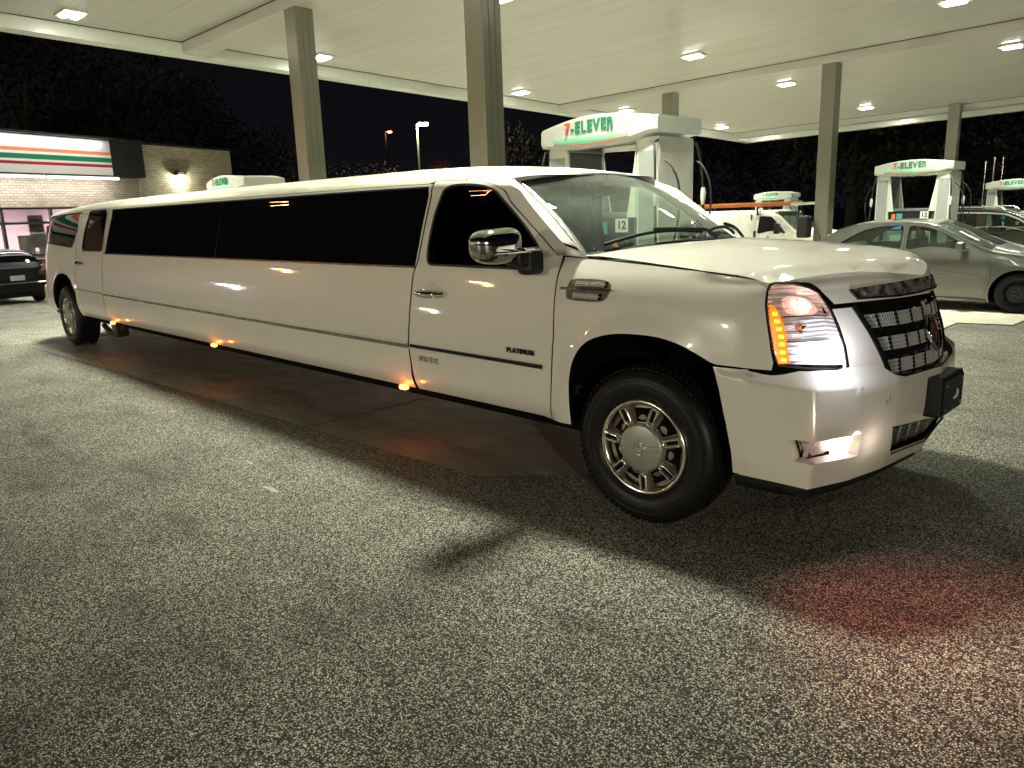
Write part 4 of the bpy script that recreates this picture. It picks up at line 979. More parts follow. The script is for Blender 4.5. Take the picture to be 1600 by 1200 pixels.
# ------------------------------------------------------------------ other vehicles
class Car:
    def __init__(s, W, sill, zt, zb, zr, x0, x1, tuck=.04, tumble=.42, rearr=.30, frontr=.55, crown=.0, ex=.75):
        s.W = W; s.sill = sill; s.zt = pch(*zip(*zt)); s.zb = pch(*zip(*zb)); s.zr = pch(*zip(*zr)); s.x0 = x0; s.x1 = x1
        s.tuck = tuck; s.tb = tumble; s.rr = rearr; s.fr = frontr; s.arch = []; s.ex = ex
    def inset(s, x, z):
        zb = s.zb(x); y = 0.0
        t = (z - s.sill) / (zb - s.sill)
        if t < .35: y += s.tuck * ((.35 - t) / .35) ** 2
        if t > .72: y += .05 * ((min(t, 1) - .72) / .28) ** 2
        if z > zb: y += (z - zb) * s.tb
        for c, r in s.arch:
            d = math.hypot(x - c, z - r); y -= .018 * sst(r * 1.6, r * 1.22, d)
        t = max(0, min(1, (s.x0 + s.rr - x) / s.rr)); y += .26 * (1 - math.sqrt(max(0, 1 - t * t)))
        t = max(0, min(1, (x - s.x1 + s.fr) / s.fr)); y += .38 * (1 - math.sqrt(max(0, 1 - t * t)))
        return y
    def P(s, x, v):
        zt = s.zt(x)
        if v <= 1:
            z = s.sill + v * (zt - s.sill); return (x, s.inset(x, z), z)
        th = (min(v, 2) - 1) * PI / 2; y0 = s.inset(x, zt); c = max(0, math.cos(th)) ** s.ex; n = math.sin(th) ** s.ex
        return (x, s.W / 2 - (s.W / 2 - y0) * c, zt + (s.zr(x) - zt) * n)
    def uv(s, pts): return [(x, (z - s.sill) / (s.zt(x) - s.sill)) for x, z in pts]
def arch_pts(c, r, z0, n=14, cz=None):
    cz = r * .92 if cz is None else cz; a0 = math.asin(max(-1, min(1, (z0 - cz) / (r * 1.22)))); out = []
    for i in range(n + 1):
        a = a0 + (PI - 2 * a0) * i / n; out.append((c + r * 1.22 * math.cos(a), max(z0, cz + r * 1.22 * math.sin(a))))
    return out
def carwheel(r, w, x, y, side_, parent, style='steel', rimm='blackpl', cap='dkmetal'):
    g = empty('wheel', (x, y, r)); g.parent = parent
    if side_ < 0: g.rotation_euler = (0, 0, PI)
    t = MB(); t.lathe([(r * .62, .02), (r * .66, .002), (r * .8, -.004), (r * .93, .006), (r * .99, .03), (r, .06), (r, w - .06), (r * .97, w - .02), (r * .6, w)], 48); t.build('tyre', 'tyre', g)
    m = MB(); m.lathe([(r * .55, w - .02), (r * .57, .03), (r * .61, .004), (r * .635, .004), (r * .64, .03)], 48)
    m.build('rim', rimm, g); d = MB()
    d.lathe([(r * .57, .055), (r * .50, .05), (r * .42, .02), (r * .25, .03), (r * .2, .03), (.001, .032)], 48); d.build('disc', cap, g)
    h = MB()
    for k in range(12 if style == 'steel' else 5):
        n = 12 if style == 'steel' else 5
        R = Matrix.Rotation(-2 * PI * k / n, 4, 'Y')
        if style == 'steel': h.lathe([(.001, .0), (.022, .0)], 10, R @ Matrix.Translation((r * .46, .030, 0)))
        else: h.add([R @ Vector(p) for p in ((r * .25, .022, -r * .10), (r * .54, .04, -r * .22), (r * .54, .04, r * .22), (r * .25, .022, r * .10))], [(0, 1, 2, 3)])
    h.build('rim_opening', 'under', g)
    n = MB()
    for k in range(5): n.lathe([(.001, -.012), (.009, -.012), (.010, 0)], 8, Matrix.Rotation(-2 * PI * k / 5, 4, 'Y') @ Matrix.Translation((r * .16, .03, 0)))
    n.build('wheel_nut', 'satin', g)
def build_car(root, c, paint, wins, doors, wheelr, wheels, wscr=None, rscr=None, handles=(), glassm='carglass', seats=True, wstyle='steel', opening=True, step=(.07, .07), bonnet_line=None, wcap='dkmetal'):
    c.arch = [(x, wheelr) for x in wheels]
    out = [(c.x0, c.sill)]
    bot = []
    for wx in sorted(wheels): bot += [(a, b) for a, b in arch_pts(wx, wheelr, c.sill)[::-1]]
    out = [(c.x0, 0)] + [p for p in c.uv(bot)] + [(c.x1, 0), (c.x1, 1), (c.x1, 2), (c.x0, 2), (c.x0, 1)]
    T = [c.uv(w) for w in wins]
    holes = list(T) if opening else []
    # top glass holes: in (x, v), touching the centre line is avoided by cutting body into side and top
    sideo = out[:-3][:-0 or None]
    sideo = [(c.x0, 0)] + c.uv(bot) + [(c.x1, 0), (c.x1, 1.06), (c.x0, 1.06)]
    tops = []
    body = empty('body'); body.parent = root
    for mir in (None, c.W / 2):
        sheet('side_shell', c.P, sideo, paint, body, step, holes=holes, mirror=mir)
        segs = [(c.x0, c.x1)]
        if wscr or rscr:
            segs = []; cur = c.x0
            if rscr: segs.append((cur, rscr[0])); cur = rscr[1]
            if wscr: segs.append((cur, wscr[0])); cur = wscr[1]
            segs.append((cur, c.x1))
        for a, b in segs: sheet('top_shell', c.P, [(a, 1.06), (b, 1.06), (b, 2), (a, 2)], paint, body, (step[0], .1), mirror=mir)
        for s_, nm in ((wscr, 'windscreen'), (rscr, 'rear_window')):
            if s_:
                a, b = s_
                sheet('screen_pillar', c.P, [(a, 1.06), (b, 1.06), (b, 1.16), (a, 1.16)], paint, body, (step[0], .1), mirror=mir)
                sheet(nm, c.P, [(a, 1.16), (b, 1.16), (b, 2), (a, 2)], glassm if nm == 'windscreen' or opening else 'dkglass', root, (step[0], .1), mirror=mir, off=-.003)
                ribbon('screen_seal', c.P, [(a, 1.15), (b, 1.15)], .02, .006, 'blackpl', body, off=-.002, step=(.08, .1), mirror=mir)
        for w, pts in zip(wins, T):
            o = sheet('window', c.P, pts, glassm, root, (.12, .12), off=(-.006 if opening else .004), mirror=mir)
            ribbon('window_trim', c.P, pts, .016, .005, 'blackpl', o, off=-.001, step=(.08, .08), mirror=mir, closed=True)
        for dl in doors: ribbon('door_gap', c.P, c.uv(dl), .008, .002, 'rubber', body, off=-.0005, step=(.08, .08), mirror=mir)
        for (hx, hz) in handles:
            h = MB(); yy = c.inset(hx, hz)
            h.tube([(hx - .11 + .22 * i / 8, (yy - .008 - .028 * math.sin(PI * i / 8) ** .6), hz) for i in range(9)], .014, 8)
            if mir: h.v = [(a, c.W - b, d) for a, b, d in h.v]
            h.build('door_handle', paint, root)
    for xe, nm in ((c.x0, 'rear_end'), (c.x1, 'front_end')):
        B = MB(); vs = []; n = 14
        for i in range(n + 1):
            p = c.P(xe, 2 * i / n); vs += [p, (p[0], c.W - p[1], p[2])]
        B.add(vs, [(2 * i, 2 * i + 1, 2 * i + 3, 2 * i + 2) for i in range(n)]); B.build(nm, paint, body)
    u = MB(); u.rbox((c.x0 + .1, .12, c.sill - .02), (c.x1 - .1, c.W - .12, c.sill + .1), .03)
    for wx in wheels:
        for y0, y1 in ((.03, .32), (c.W - .03, c.W - .32)):
            u.lathe([(wheelr * 1.24, y0), (wheelr * 1.24, y1), (.02, y1)], 24, Matrix.Translation((wx, 0, wheelr * .95)), -.3, PI + .3)
    u.build('underbody', 'under', root)
    for wx in wheels:
        carwheel(wheelr, .21, wx, .0, 1, root, wstyle, cap=wcap); carwheel(wheelr, .21, wx, c.W, -1, root, wstyle, cap=wcap)
    return body
# --- silver saloon
MT['silver'] = mat('silver_grey_paint', (.15, .152, .138), .30, .55, .8, noise=(3, .3, (.135, .137, .123)))
SX, SY, SG = -.62, 10.95, gz(-.62, 11.5)
sed = empty('silver_saloon_car', (SX, SY, SG)); tag(sed, 'silver four-door saloon car facing right, behind the limousine bonnet', 'car')
c = Car(1.80, .17, zt=[(-3.92, .86), (-3.7, .97), (-3.45, 1.0), (-3.1, 1.20), (-2.75, 1.36), (-2.4, 1.42), (-1.9, 1.435), (-1.45, 1.41), (-1.1, 1.28), (-.75, 1.10), (-.42, .96), (0, .90), (.5, .80), (.85, .66), (.93, .55)],
        zb=[(-3.92, .84), (-3.5, .97), (-2.9, .98), (-1.7, .965), (-.45, .93), (0, .88), (.5, .79), (.93, .54)],
        zr=[(-3.92, .90), (-3.7, 1.02), (-3.40, 1.05), (-3.1, 1.235), (-2.75, 1.41), (-2.4, 1.475), (-1.9, 1.49), (-1.45, 1.465), (-1.1, 1.345), (-.75, 1.18), (-.30, 1.02), (0, .97), (.5, .87), (.85, .72), (.93, .58)], x0=-3.92, x1=.93, tumble=.40)
rw = fillet([(-2.95, 1.0), (-2.70, 1.17), (-2.45, 1.31), (-2.2, 1.37), (-1.80, 1.385), (-1.79, 1.0)], .06, n=3); fw = fillet([(-1.70, 1.0), (-1.71, 1.385), (-1.46, 1.36), (-1.2, 1.28), (-.95, 1.15), (-.80, 1.04), (-.77, .985)], .06, n=3)
sedb = build_car(sed, c, 'silver', [rw, fw], [[(-1.745, .24), (-1.745, 1.42)], [(-.47, .26), (-.38, .55), (-.40, .75), (-.47, .93), (-.70, 1.08)], [(-2.95, 1.0), (-2.85, .85), (-2.62, .62)], [(-1.2, .23), (-.50, .23)]], .325, [0, -2.72], wscr=(-1.30, -.42), rscr=(-3.25, -2.62), handles=[(-1.55, .845), (-2.70, .86)], wcap='blackpl')
for z0, hgt in ((.565, .035),): ribbon('side_moulding', c.P, c.uv([(-2.2, .55), (-1.76, .555)]), .045, .012, 'silver', sed, step=(.1, .1)); ribbon('side_moulding', c.P, c.uv([(-1.73, .555), (-.43, .565)]), .045, .012, 'silver', sed, step=(.1, .1))
ribbon('sill_moulding', c.P, [(-2.3, .03), (-.42, .03)], .05, .02, 'silver', sed, step=(.1, .1))
def small_mirror(c, root, x, z, m, s=1.0):
    for sg in (0, 1):
        y = c.inset(x, z); B = MB(); B.rbox((x - .06 * s, y - .21 * s, z - .01), (x + .07 * s, y - .03, z + .13 * s), .04 * s, seg=3); B.rbox((x - .01, y - .05, z - .02), (x + .09, y + .02, z + .03), .01)
        if sg: B.v = [(a, c.W - b, d) for a, b, d in B.v]
        B.build('door_mirror', m, root)
small_mirror(c, sed, -.84, 1.0, 'silver')
i_ = MB(); i_.rbox((-2.9, .15, .35), (-.5, 1.65, .45), .02); i_.rbox((-.95, .12, .7), (-.35, 1.68, .93), .05)
i_.build('cabin_floor', 'interior', sed)
for (x, y) in ((-1.75, .22), (-1.75, .98)):
    s = MB(); s.rbox((x, y, .5), (x + .5, y + .52, .68), .05); s.rbox((x - .16, y + .02, .62), (x + .0, y + .50, 1.14), .05, seg=3); s.rbox((x - .14, y + .13, 1.13), (x - .04, y + .39, 1.30), .03, seg=3); s.build('front_seat', 'greyseat', sed)
s = MB(); s.rbox((-2.85, .2, .5), (-2.4, 1.6, .66), .05); s.rbox((-3.05, .2, .6), (-2.85, 1.6, 1.06), .05); s.build('rear_seat', 'greyseat', sed)
for y in (.35, 1.45): MB().rbox((-3.94, y - .22, .70), (-3.88, y + .22, .86), .02).build('tail_lamp', 'tail', sed)
MT['hlamp'] = mat('headlamp_plastic', (.5, .52, .5), .1, .6, .6)
for y in (.33, 1.47): MB().rbox((.80, y - .24, .60), (.93, y + .24, .74), .03).build('headlamp', 'hlamp', sed)
# --- white work van
MT['vanp'] = mat('dirty_white_van_paint', (.76, .77, .70), .35, 0, .5, noise=(2.4, .16, (.52, .52, .47)))
VX, VY = -8.5, 21.0; VG = gz(VX, VY)
van = empty('work_van', (VX, VY, VG)); tag(van, 'dirty white work van with a ladder on its roof, behind the limousine bonnet', 'van')
c = Car(2.0, .32, zt=[(-5.0, 1.66), (-4.8, 1.78), (-3, 1.79), (-1.4, 1.79), (-1.0, 1.72), (-.7, 1.48), (-.35, 1.20), (.1, 1.10), (.7, 1.02), (.95, .9)],
        zb=[(-5.0, 1.12), (-3, 1.12), (-1, 1.10), (-.35, 1.08), (.4, 1.02), (.95, .86)],
        zr=[(-5.0, 1.72), (-4.8, 1.86), (-3, 1.88), (-1.4, 1.88), (-1.0, 1.80), (-.7, 1.58), (-.25, 1.27), (.1, 1.22), (.7, 1.12), (.95, .95)], x0=-5.0, x1=.95, tumble=.16, rearr=.15, frontr=.3)
vw = fillet([(-1.66, 1.13), (-1.62, 1.68), (-1.22, 1.66), (-.92, 1.40), (-.68, 1.13)], .06, n=3)
build_car(van, c, 'vanp', [vw], [[(-1.78, .36), (-1.80, 1.12), (-1.73, 1.74)], [(-.70, .4), (-.66, 1.1)], [(-2.62, .36), (-2.62, 1.74)], [(-4.2, .9), (-4.2, 1.7)]], .36, [.02, -3.75], wscr=(-1.12, -.28), step=(.12, .1), wcap='whitepl')
for x in (-2.53, -1.72):
    MB().rbox((x - .03, -.03, .98), (x + .03, .03, 1.22), .01).build('door_handle', 'blackpl', van)
B = MB(); B.rbox((-2.67, .0, 1.22), (-2.5, .035, 1.30), .01); B.build('hasp_lock', 'satin', van)
B = MB(); B.lathe([(.001, 0), (.055, .0), (.06, .004)], 20, Matrix.Translation((-1.27, .005, 1.02))); B.build('round_emblem', 'greypan', van)
for s in (0, 1):
    B = MB(); B.rbox((-.95, -.26, 1.12), (-.80, -.06, 1.45), .03); B.rbox((-.86, -.08, 1.2), (-.8, .06, 1.24), .01)
    if s: B.v = [(a, 2 - b, d) for a, b, d in B.v]
    B.build('door_mirror', 'blackpl', van)
i_ = MB(); i_.rbox((-1.9, .15, .5), (-.5, 1.85, .6), .02); i_.rbox((-1.95, .12, .6), (-1.9, 1.88, 1.75), .01); i_.rbox((-.9, .12, .8), (-.35, 1.88, 1.06), .05); i_.build('cabin', 'interior', van)
B = MB()
for x in (-4.3, -1.72):
    B.box((x - .03, .12, 1.95), (x + .03, 1.88, 1.99))
    for y in (.14, 1.86): B.box((x - .025, y - .025, 1.72), (x + .025, y + .025, 1.95))
B.build('roof_rack', 'blackpl', van)
# ladder: lies on the rack
MT['ladr'] = mat('orange_fibreglass', (.52, .14, .035), .5, noise=(30, .2, (.40, .10, .03))); MT['lady'] = mat('yellow_fibreglass', (.50, .24, .06), .5)
lad = empty('extension_ladder', (VX, VY, VG)); tag(lad, 'orange extension ladder with bare metal end lying on the van roof rack', 'ladder')
def rail(name, x0, x1, y, z0, z1, h, m):
    B = MB(); B.add([(x0, y, z0), (x1, y, z1), (x1, y, z1 + h), (x0, y, z0 + h), (x0, y + .03, z0), (x1, y + .03, z1), (x1, y + .03, z1 + h), (x0, y + .03, z0 + h)], [(0, 1, 2, 3), (7, 6, 5, 4), (0, 4, 5, 1), (1, 5, 6, 2), (2, 6, 7, 3), (3, 7, 4, 0)]); B.build(name, m, lad)
for y in (.20, .62): rail('rail', -5.6, -.62, y, 1.98, 2.0, .09, 'ladr'); rail('rail', -4.9, -.45, y + .035, 2.075, 2.095, .05, 'lady')
for y in (.20, .62): rail('end_rail', -.61, .55, y, 2.0, 2.03, .085, 'whitepl')
B = MB()
for i in range(18): B.tube([(-5.4 + i * .3, .22, 2.02), (-5.4 + i * .3, .64, 2.02)], .016, 6)
B.build('rungs', 'satin', lad)
# --- white estate / SUV on the right
MT['suvp'] = mat('dark_car_paint', (.02, .02, .022), .2, 0, 1.0)
UX, UY = -1.6, 20.3; suv = empty('dark_suv', (UX, UY, gz(UX, UY))); tag(suv, 'dark glossy sport utility car with bright window trim, right of the silver saloon', 'car')
c = Car(1.9, .26, zt=[(-3.9, 1.2), (-3.7, 1.55), (-3.0, 1.68), (-2.2, 1.70), (-1.4, 1.64), (-1.0, 1.50), (-.6, 1.28), (-.25, 1.10), (.3, 1.02), (.85, .82)],
        zb=[(-3.9, 1.10), (-2.5, 1.09), (-.8, 1.05), (-.2, 1.03), (.4, .98), (.85, .8)],
        zr=[(-3.9, 1.25), (-3.7, 1.62), (-3.0, 1.765), (-2.2, 1.79), (-1.4, 1.73), (-1.0, 1.59), (-.6, 1.38), (-.15, 1.17), (.3, 1.10), (.85, .88)], x0=-3.9, x1=.85, tumble=.30)
u1 = [(-3.35, 1.12), (-3.3, 1.50), (-2.9, 1.58), (-2.02, 1.60), (-1.98, 1.12)]; u2 = fillet([(-1.74, 1.12), (-1.78, 1.60), (-1.35, 1.56), (-1.0, 1.42), (-.72, 1.22), (-.66, 1.10)], .06, n=3)
build_car(suv, c, 'suvp', [u1, u2], [[(-1.86, .3), (-1.86, 1.62)], [(-.55, .35), (-.50, 1.0)]], .35, [0, -2.75], wscr=(-1.25, -.30), handles=[(-1.6, .95), (-2.8, .97)], step=(.1, .1))
i_ = MB(); i_.rbox((-3.4, .15, .45), (-.5, 1.75, .5), .02); i_.rbox((-1.75, .25, .5), (-1.6, .8, 1.25), .05); i_.rbox((-1.75, 1.1, .5), (-1.6, 1.65, 1.25), .05); i_.build('seats', 'interior', suv)
for y in (.22, 1.68): MB().tube([(-3.4, y, 1.70), (-3.2, y, 1.80), (-1.5, y, 1.79), (-1.35, y, 1.70)], .018, 6).build('roof_rail', 'satin', suv)
small_mirror(c, suv, -.75, 1.08, 'suvp', 1.1)
ribbon('belt_trim', c.P, c.uv([(-3.4, 1.10), (-.64, 1.085)]), .03, .008, 'chrome', suv)
ribbon('drip_rail', c.P, c.uv([(-3.3, 1.63), (-2.0, 1.645), (-1.35, 1.60), (-1.0, 1.455), (-.7, 1.24)]), .035, .012, 'whitepl', suv)
# --- black hatchback at the store
MT['blkp'] = mat('black_car_paint', (.003, .003, .004), .4, 0, .12, spec=.12)
BX, BY = -25.6, 2.75
bk_ = empty('black_hatchback', (BX, BY, gz(-23.5, 1.9)), PI + .12); tag(bk_, 'black hatchback parked nose-in at the store, seen from behind at left edge', 'car')
c = Car(1.8, .22, zt=[(-3.3, .95), (-3.2, 1.02), (-2.9, 1.28), (-2.5, 1.40), (-1.6, 1.43), (-1.1, 1.30), (-.6, 1.08), (-.2, .96), (.4, .90), (.8, .75)],
        zb=[(-3.3, .92), (-2.5, .95), (-1, .92), (0, .9), (.8, .72)],
        zr=[(-3.3, 1.0), (-3.2, 1.08), (-2.9, 1.35), (-2.5, 1.48), (-1.6, 1.51), (-1.1, 1.38), (-.6, 1.16), (-.1, 1.02), (.4, .96), (.8, .8)], x0=-3.3, x1=.8, tumble=.38)
h1 = fillet([(-2.9, .98), (-2.75, 1.2), (-2.4, 1.34), (-1.75, 1.36), (-1.72, .98)], .06, n=3); h2 = fillet([(-1.65, .98), (-1.66, 1.36), (-1.3, 1.32), (-.8, 1.05), (-.74, .97)], .06, n=3)
build_car(bk_, c, 'blkp', [h1, h2], [[(-1.69, .3), (-1.69, 1.38)]], .32, [0, -2.6], wscr=(-1.2, -.3), rscr=(-3.12, -2.72), glassm='dkglass', opening=False, step=(.1, .1))
B = MB(); B.rbox((-3.42, .1, .30), (-3.26, 1.7, .62), .06, seg=3); B.build('rear_bumper', 'blkp', bk_)
MT['tail2'] = mat('dark_red_lens', (.05, .003, .003), .25)
for y in (.18, 1.62): MB().rbox((-3.34, y - .10, .76), (-3.2, y + .10, .92), .03).build('tail_lamp', 'tail2', bk_)
MB().rbox((-3.335, .64, .66), (-3.305, 1.0, .80), .008).build('number_plate', 'greypan', bk_)
# ------------------------------------------------------------------ fuel dispensers
MT['valance'] = mat('valance_white', (.52, .56, .48), .3, 0, .3, emis=(.9, 1, .85), es=.04)
MT['tgreen'] = mat('lettering_green', (.012, .22, .12), .35); MT['tred'] = mat('lettering_red', (.62, .09, .05), .35)
def swoosh_mat():
    m = mat('green_swoosh_print', (.05, .40, .24), .35); t = m.node_tree; tc = [n for n in t.nodes if n.type == 'TEX_COORD'][0]
    s = t.nodes.new('ShaderNodeSeparateXYZ'); t.links.new(tc.outputs['Object'], s.inputs[0])
    r = t.nodes.new('ShaderNodeValToRGB'); mr = t.nodes.new('ShaderNodeMapRange'); mr.inputs[1].default_value = .02; mr.inputs[2].default_value = .12
    t.links.new(s.outputs['Z'], mr.inputs[0]); t.links.new(mr.outputs[0], r.inputs[0])
    r.color_ramp.elements[0].color = (.06, .42, .24, 1); r.color_ramp.elements[1].color = (.74, .80, .70, 1); t.links.new(r.outputs[0], t.nodes['Principled BSDF'].inputs['Base Color']); return m
MT['swoosh'] = swoosh_mat()
MT['scrblue'] = mat('lit_blue_screen', (.05, .2, .6), .3, emis=(.05, .30, 1.0), es=1.6)
MT['scror'] = mat('lit_orange_panel', (.5, .15, .03), .4, emis=(1, .22, .05), es=.35)
MT['scrteal'] = mat('teal_graphic', (.05, .28, .30), .4, emis=(.05, .5, .5), es=.12)
MT['scrwhite'] = mat('white_label', (.75, .75, .70), .4)
def valance_parts(r, L=1.40, D=.74, z0=2.20, H=.22):
    y0 = -D / 2
    v = empty('valance', (0, 0, z0)); v.parent = r
    top = lambda t: H * .80 + .075 * math.sin(PI * min(1, t * 1.02)) ** 1 + .02 * t
    bot = lambda t: -.000 - .035 * math.sin(PI * min(1, t * 1.25)) * (t < .8) + (.045 * sst(.78, .96, t))
    N = 28; B = MB(); vs = []
    for i in range(N + 1):
        t = i / N; x = -L / 2 + L * t; bow = .05 * math.sin(PI * t)
        for y, o in ((y0 - bow, 0), (-y0 + bow, 0)): vs += [(x, y + (.018 if y < 0 else -.018), bot(t)), (x, y, bot(t) + .03), (x, y, top(t) - .03), (x, y + (.018 if y < 0 else -.018), top(t))]
    fs = []
    for i in range(N):
        a = i * 8; b = a + 8
        for k in range(3): fs.append((a + k, b + k, b + k + 1, a + k + 1)); fs.append((a + 4 + k, a + 5 + k, b + 5 + k, b + 4 + k))
        fs.append((a + 3, b + 3, b + 7, a + 7)); fs.append((a, a + 4, b + 4, b))
    fs += [(0, 1, 2, 3, 7, 6, 5, 4), tuple(N * 8 + k for k in (4, 5, 6, 7, 3, 2, 1, 0))]
    B.add(vs, fs); B.build('shell', 'valance', v)
    for s in (-1, 1):
        yy = (y0 - .053) * 1.0
        # crescent
        pts = []; n = 20
        G = MB(); vs = []
        for i in range(n + 1):
            t = .13 + .66 * i / n; x = -L / 2 + L * t; k = i / n; bow = .05 * math.sin(PI * t)
            zb = bot(t) + .038; zt_ = zb + .012 + .085 * math.sin(PI * min(1, .12 + k * .8)) ** .8
            y = y0 - bow - .0035; vs += [(x, y, zb), (x, y, zt_)]
        Ms = Matrix.Identity(4) if s < 0 else Matrix.Rotation(PI, 4, 'Z')
        G.add([Ms @ Vector(p) for p in vs], [(2 * i, 2 * i + 2, 2 * i + 3, 2 * i + 1) for i in range(n)]); G.build('green_print', 'swoosh', v)
        G = MB(); vs = []
        for i in range(n + 1):
            t = .135 + .65 * i / n; x = -L / 2 + L * t; bow = .05 * math.sin(PI * t); zb = bot(t) + .030; vs += [(x, y0 - bow - .005, zb), (x, y0 - bow - .005, zb + .012)]
        G.add([Ms @ Vector(p) for p in vs], [(2 * i, 2 * i + 2, 2 * i + 3, 2 * i + 1) for i in range(n)]); G.build('red_line', 'tred', v)
        for st, mm, xx in (('7', 'tred', -.275), ('-ELEVE', 'tgreen', -.262)):
            o = text('lettering', st, .150, mm, v, Ms @ basis(Vector((xx, yy - .006, .150)), (1, -.0, .03), (0, 0, 1), (0, -1, 0)), bold=.0045, space=1.17, ext=.0035, sx=.86, align='RIGHT' if st == '7' else 'LEFT')
        xs_ = [(Ms.inverted() @ v_.co).x for v_ in o.data.vertices]; zs_ = [(Ms.inverted() @ v_.co).z for v_ in o.data.vertices]
        n_ = text('lettering', 'n', .150, 'tgreen', v, Matrix.Identity(4), bold=.0045, ext=.0035)
        bx_ = [v_.co.x for v_ in n_.data.vertices]; by_ = [v_.co.y for v_ in n_.data.vertices]; sy_ = (max(zs_) - min(zs_)) / (max(by_) - min(by_)) * .98
        n_.data.transform(Ms @ basis(Vector((max(xs_) + .012 - min(bx_) * .92, yy - .006, min(zs_) - min(by_) * sy_ + .001)), (1, 0, 0), (0, 0, 1), (0, -1, 0)) @ Matrix.Diagonal((.92, sy_, 1, 1)))
    return v
def dispenser(detail=True):
    r = empty('fuel_dispenser'); L, D = 1.38, .60
    b = MB(); b.rbox((-L / 2 + .02, -D / 2, .12), (L / 2 - .02, D / 2, 1.12), .02); b.rbox((-L / 2 + .05, -D / 2 + .03, 0), (L / 2 - .05, D / 2 - .03, .125), .01); b.build('cabinet', 'greypan', r)
    b = MB(); b.rbox((-.42, -D / 2 + .03, 1.12), (.42, D / 2 - .03, 1.55), .03); b.build('head', 'dkpan', r)
    for x in (-1, 1):
        t = MB(); xa, xb = (x * L / 2 - .27, x * L / 2 - .02) if x > 0 else (x * L / 2 + .02, x * L / 2 + .27)
        t.rbox((xa, -D / 2, 1.12), (xb, D / 2, 2.22), .02); tw = t.build('tower', 'whitepl', r)
        p = MB(); 
        xi = xa if x > 0 else xb
        p.rbox((min(xi, xi - x * .003) - .001, -D / 2 + .04, 1.2), (max(xi, xi - x * .003) + .001, D / 2 - .04, 2.15), .001); p.build('inner_panel', 'dkpan', tw)
        for s in (-1, 1):
            f = MB(); f.rbox((xa + .03, s * (D / 2 + .003) - .003, 1.2), (xb - .03, s * (D / 2 + .003) + .003, 2.1), .002); f.build('face_panel', 'greypan' if s < 0 else 'whitepl', tw)
            fin = MB(); xo = xi; fin.add([(xo, s * D / 2, 2.20), (xo - x * .0, s * (D / 2 + .01), 1.5), (xo - x * .10, s * (D / 2 + .01), 1.5), (xo - x * .02, s * D / 2, 2.0), (xo, s * (D / 2 - .02), 2.20), (xo, s * (D / 2 - .02), 1.5), (xo - x * .10, s * (D / 2 - .02), 1.5), (xo - x * .02, s * (D / 2 - .02), 2.0)], [(0, 1, 2, 3), (7, 6, 5, 4), (0, 3, 7, 4), (3, 2, 6, 7), (1, 5, 6, 2), (0, 4, 5, 1)]); fin.build('tower_fin', 'whitepl', tw)
            # hose: from the top of the tower, out and down to the nozzle boot
            xc = x * (L / 2 - .03)
            hb = MB(); o = s * (D / 2 + .06)
            pts = [Vector((xc, s * D / 2, 2.18)), Vector((xc, o, 2.16)), Vector((xc + x * .03, o + s * .03, 2.0)), Vector((xc + x * .05, o + s * .05, 1.75))]
            hb.tube(pts, .012, 8); low = [Vector((xc + x * .05, o + s * .05, 1.6)), Vector((xc + x * .08, o + s * .08, 1.2)), Vector((xc + x * .06, o + s * .10, .7)), Vector((xc - x * .02, o + s * .08, .45)), Vector((xc - x * .12, o + s * .05, .65)), Vector((xc - x * .16, o, .98))]
            hb.tube(low, .013, 8)
            h = hb.build('hose', 'rubber', r)
            bw = MB(); bw.tube([Vector((xc + x * .05, o + s * .05, 1.76)), Vector((xc + x * .05, o + s * .05, 1.72)), Vector((xc + x * .05, o + s * .05, 1.66)), Vector((xc + x * .05, o + s * .05, 1.60))], [.018, .026, .026, .016], 10); bw.build('breakaway', 'whitepl', h)
            # retractor loop
            lp = MB(); pts = [Vector((xc + x * .04, s * (D / 2 - .05), 2.0 + .0)) + Vector((x * (.02 + .16 * math.sin(PI * i / 12)), s * .02, -.12 * 0 - 1.05 * (i / 12) ** 1.2 + .10 * math.sin(PI * i / 12))) for i in range(13)]
            lp.tube(pts, .010, 6); lp.build('hose_loop', 'rubber', h)
            nz = MB(); nz.rbox((xc - x * .17 - .03, o - .03, .95), (xc - x * .17 + .03, o + .03, 1.18), .015); nz.tube([(xc - x * .17, o, 1.12), (xc - x * .17, o - s * .09, 1.06)], .014, 8); nz.build('nozzle', 'tgreen' if x > 0 else 'blackpl', r)
        cap = MB()
    for s in (-1, 1):
        y = s * (D / 2 + .002)
        def panel(nm, x0, z0, x1, z1, m, d=.006):
            q_ = MB(); a, b2 = (x0, x1) if s < 0 else (-x1, -x0); q_.rbox((a, min(y, y + s * d), z0), (b2, max(y, y + s * d), z1), .003); q_.build(nm, m, r)
        ys = y; y = s * (D / 2 - .028)
        panel('display', -.40, 1.14, .38, 1.50, 'glossblack', .010)
        y = s * (D / 2 - .016)
        panel('screen', -.12, 1.16, .06, 1.27, 'scrblue')
        panel('advert', -.13, 1.34, -.06, 1.45, 'scror'); panel('advert', -.04, 1.34, .07, 1.46, 'scrteal')
        panel('card_label', .14, 1.18, .21, 1.27, 'scror'); panel('number_plate', .17, 1.36, .32, 1.49, 'scrwhite')
        Ms = Matrix.Identity(4) if s < 0 else Matrix.Rotation(PI, 4, 'Z')
        text('pump_number', '12', .11, 'blackpl', r, Ms @ basis(Vector((.245, -(D / 2 - .008), 1.425)), (1, 0, 0), (0, 0, 1), (0, -1, 0)), bold=.003, ext=.002)
        y = ys
        panel('keypad', .12, .80, .34, 1.06, 'dkpan'); panel('grade_label', -.36, .62, -.06, 1.05, 'tred' if 0 else 'scrwhite'); panel('cabinet_seam', -.66, .56, .66, .565, 'blackpl', .002)
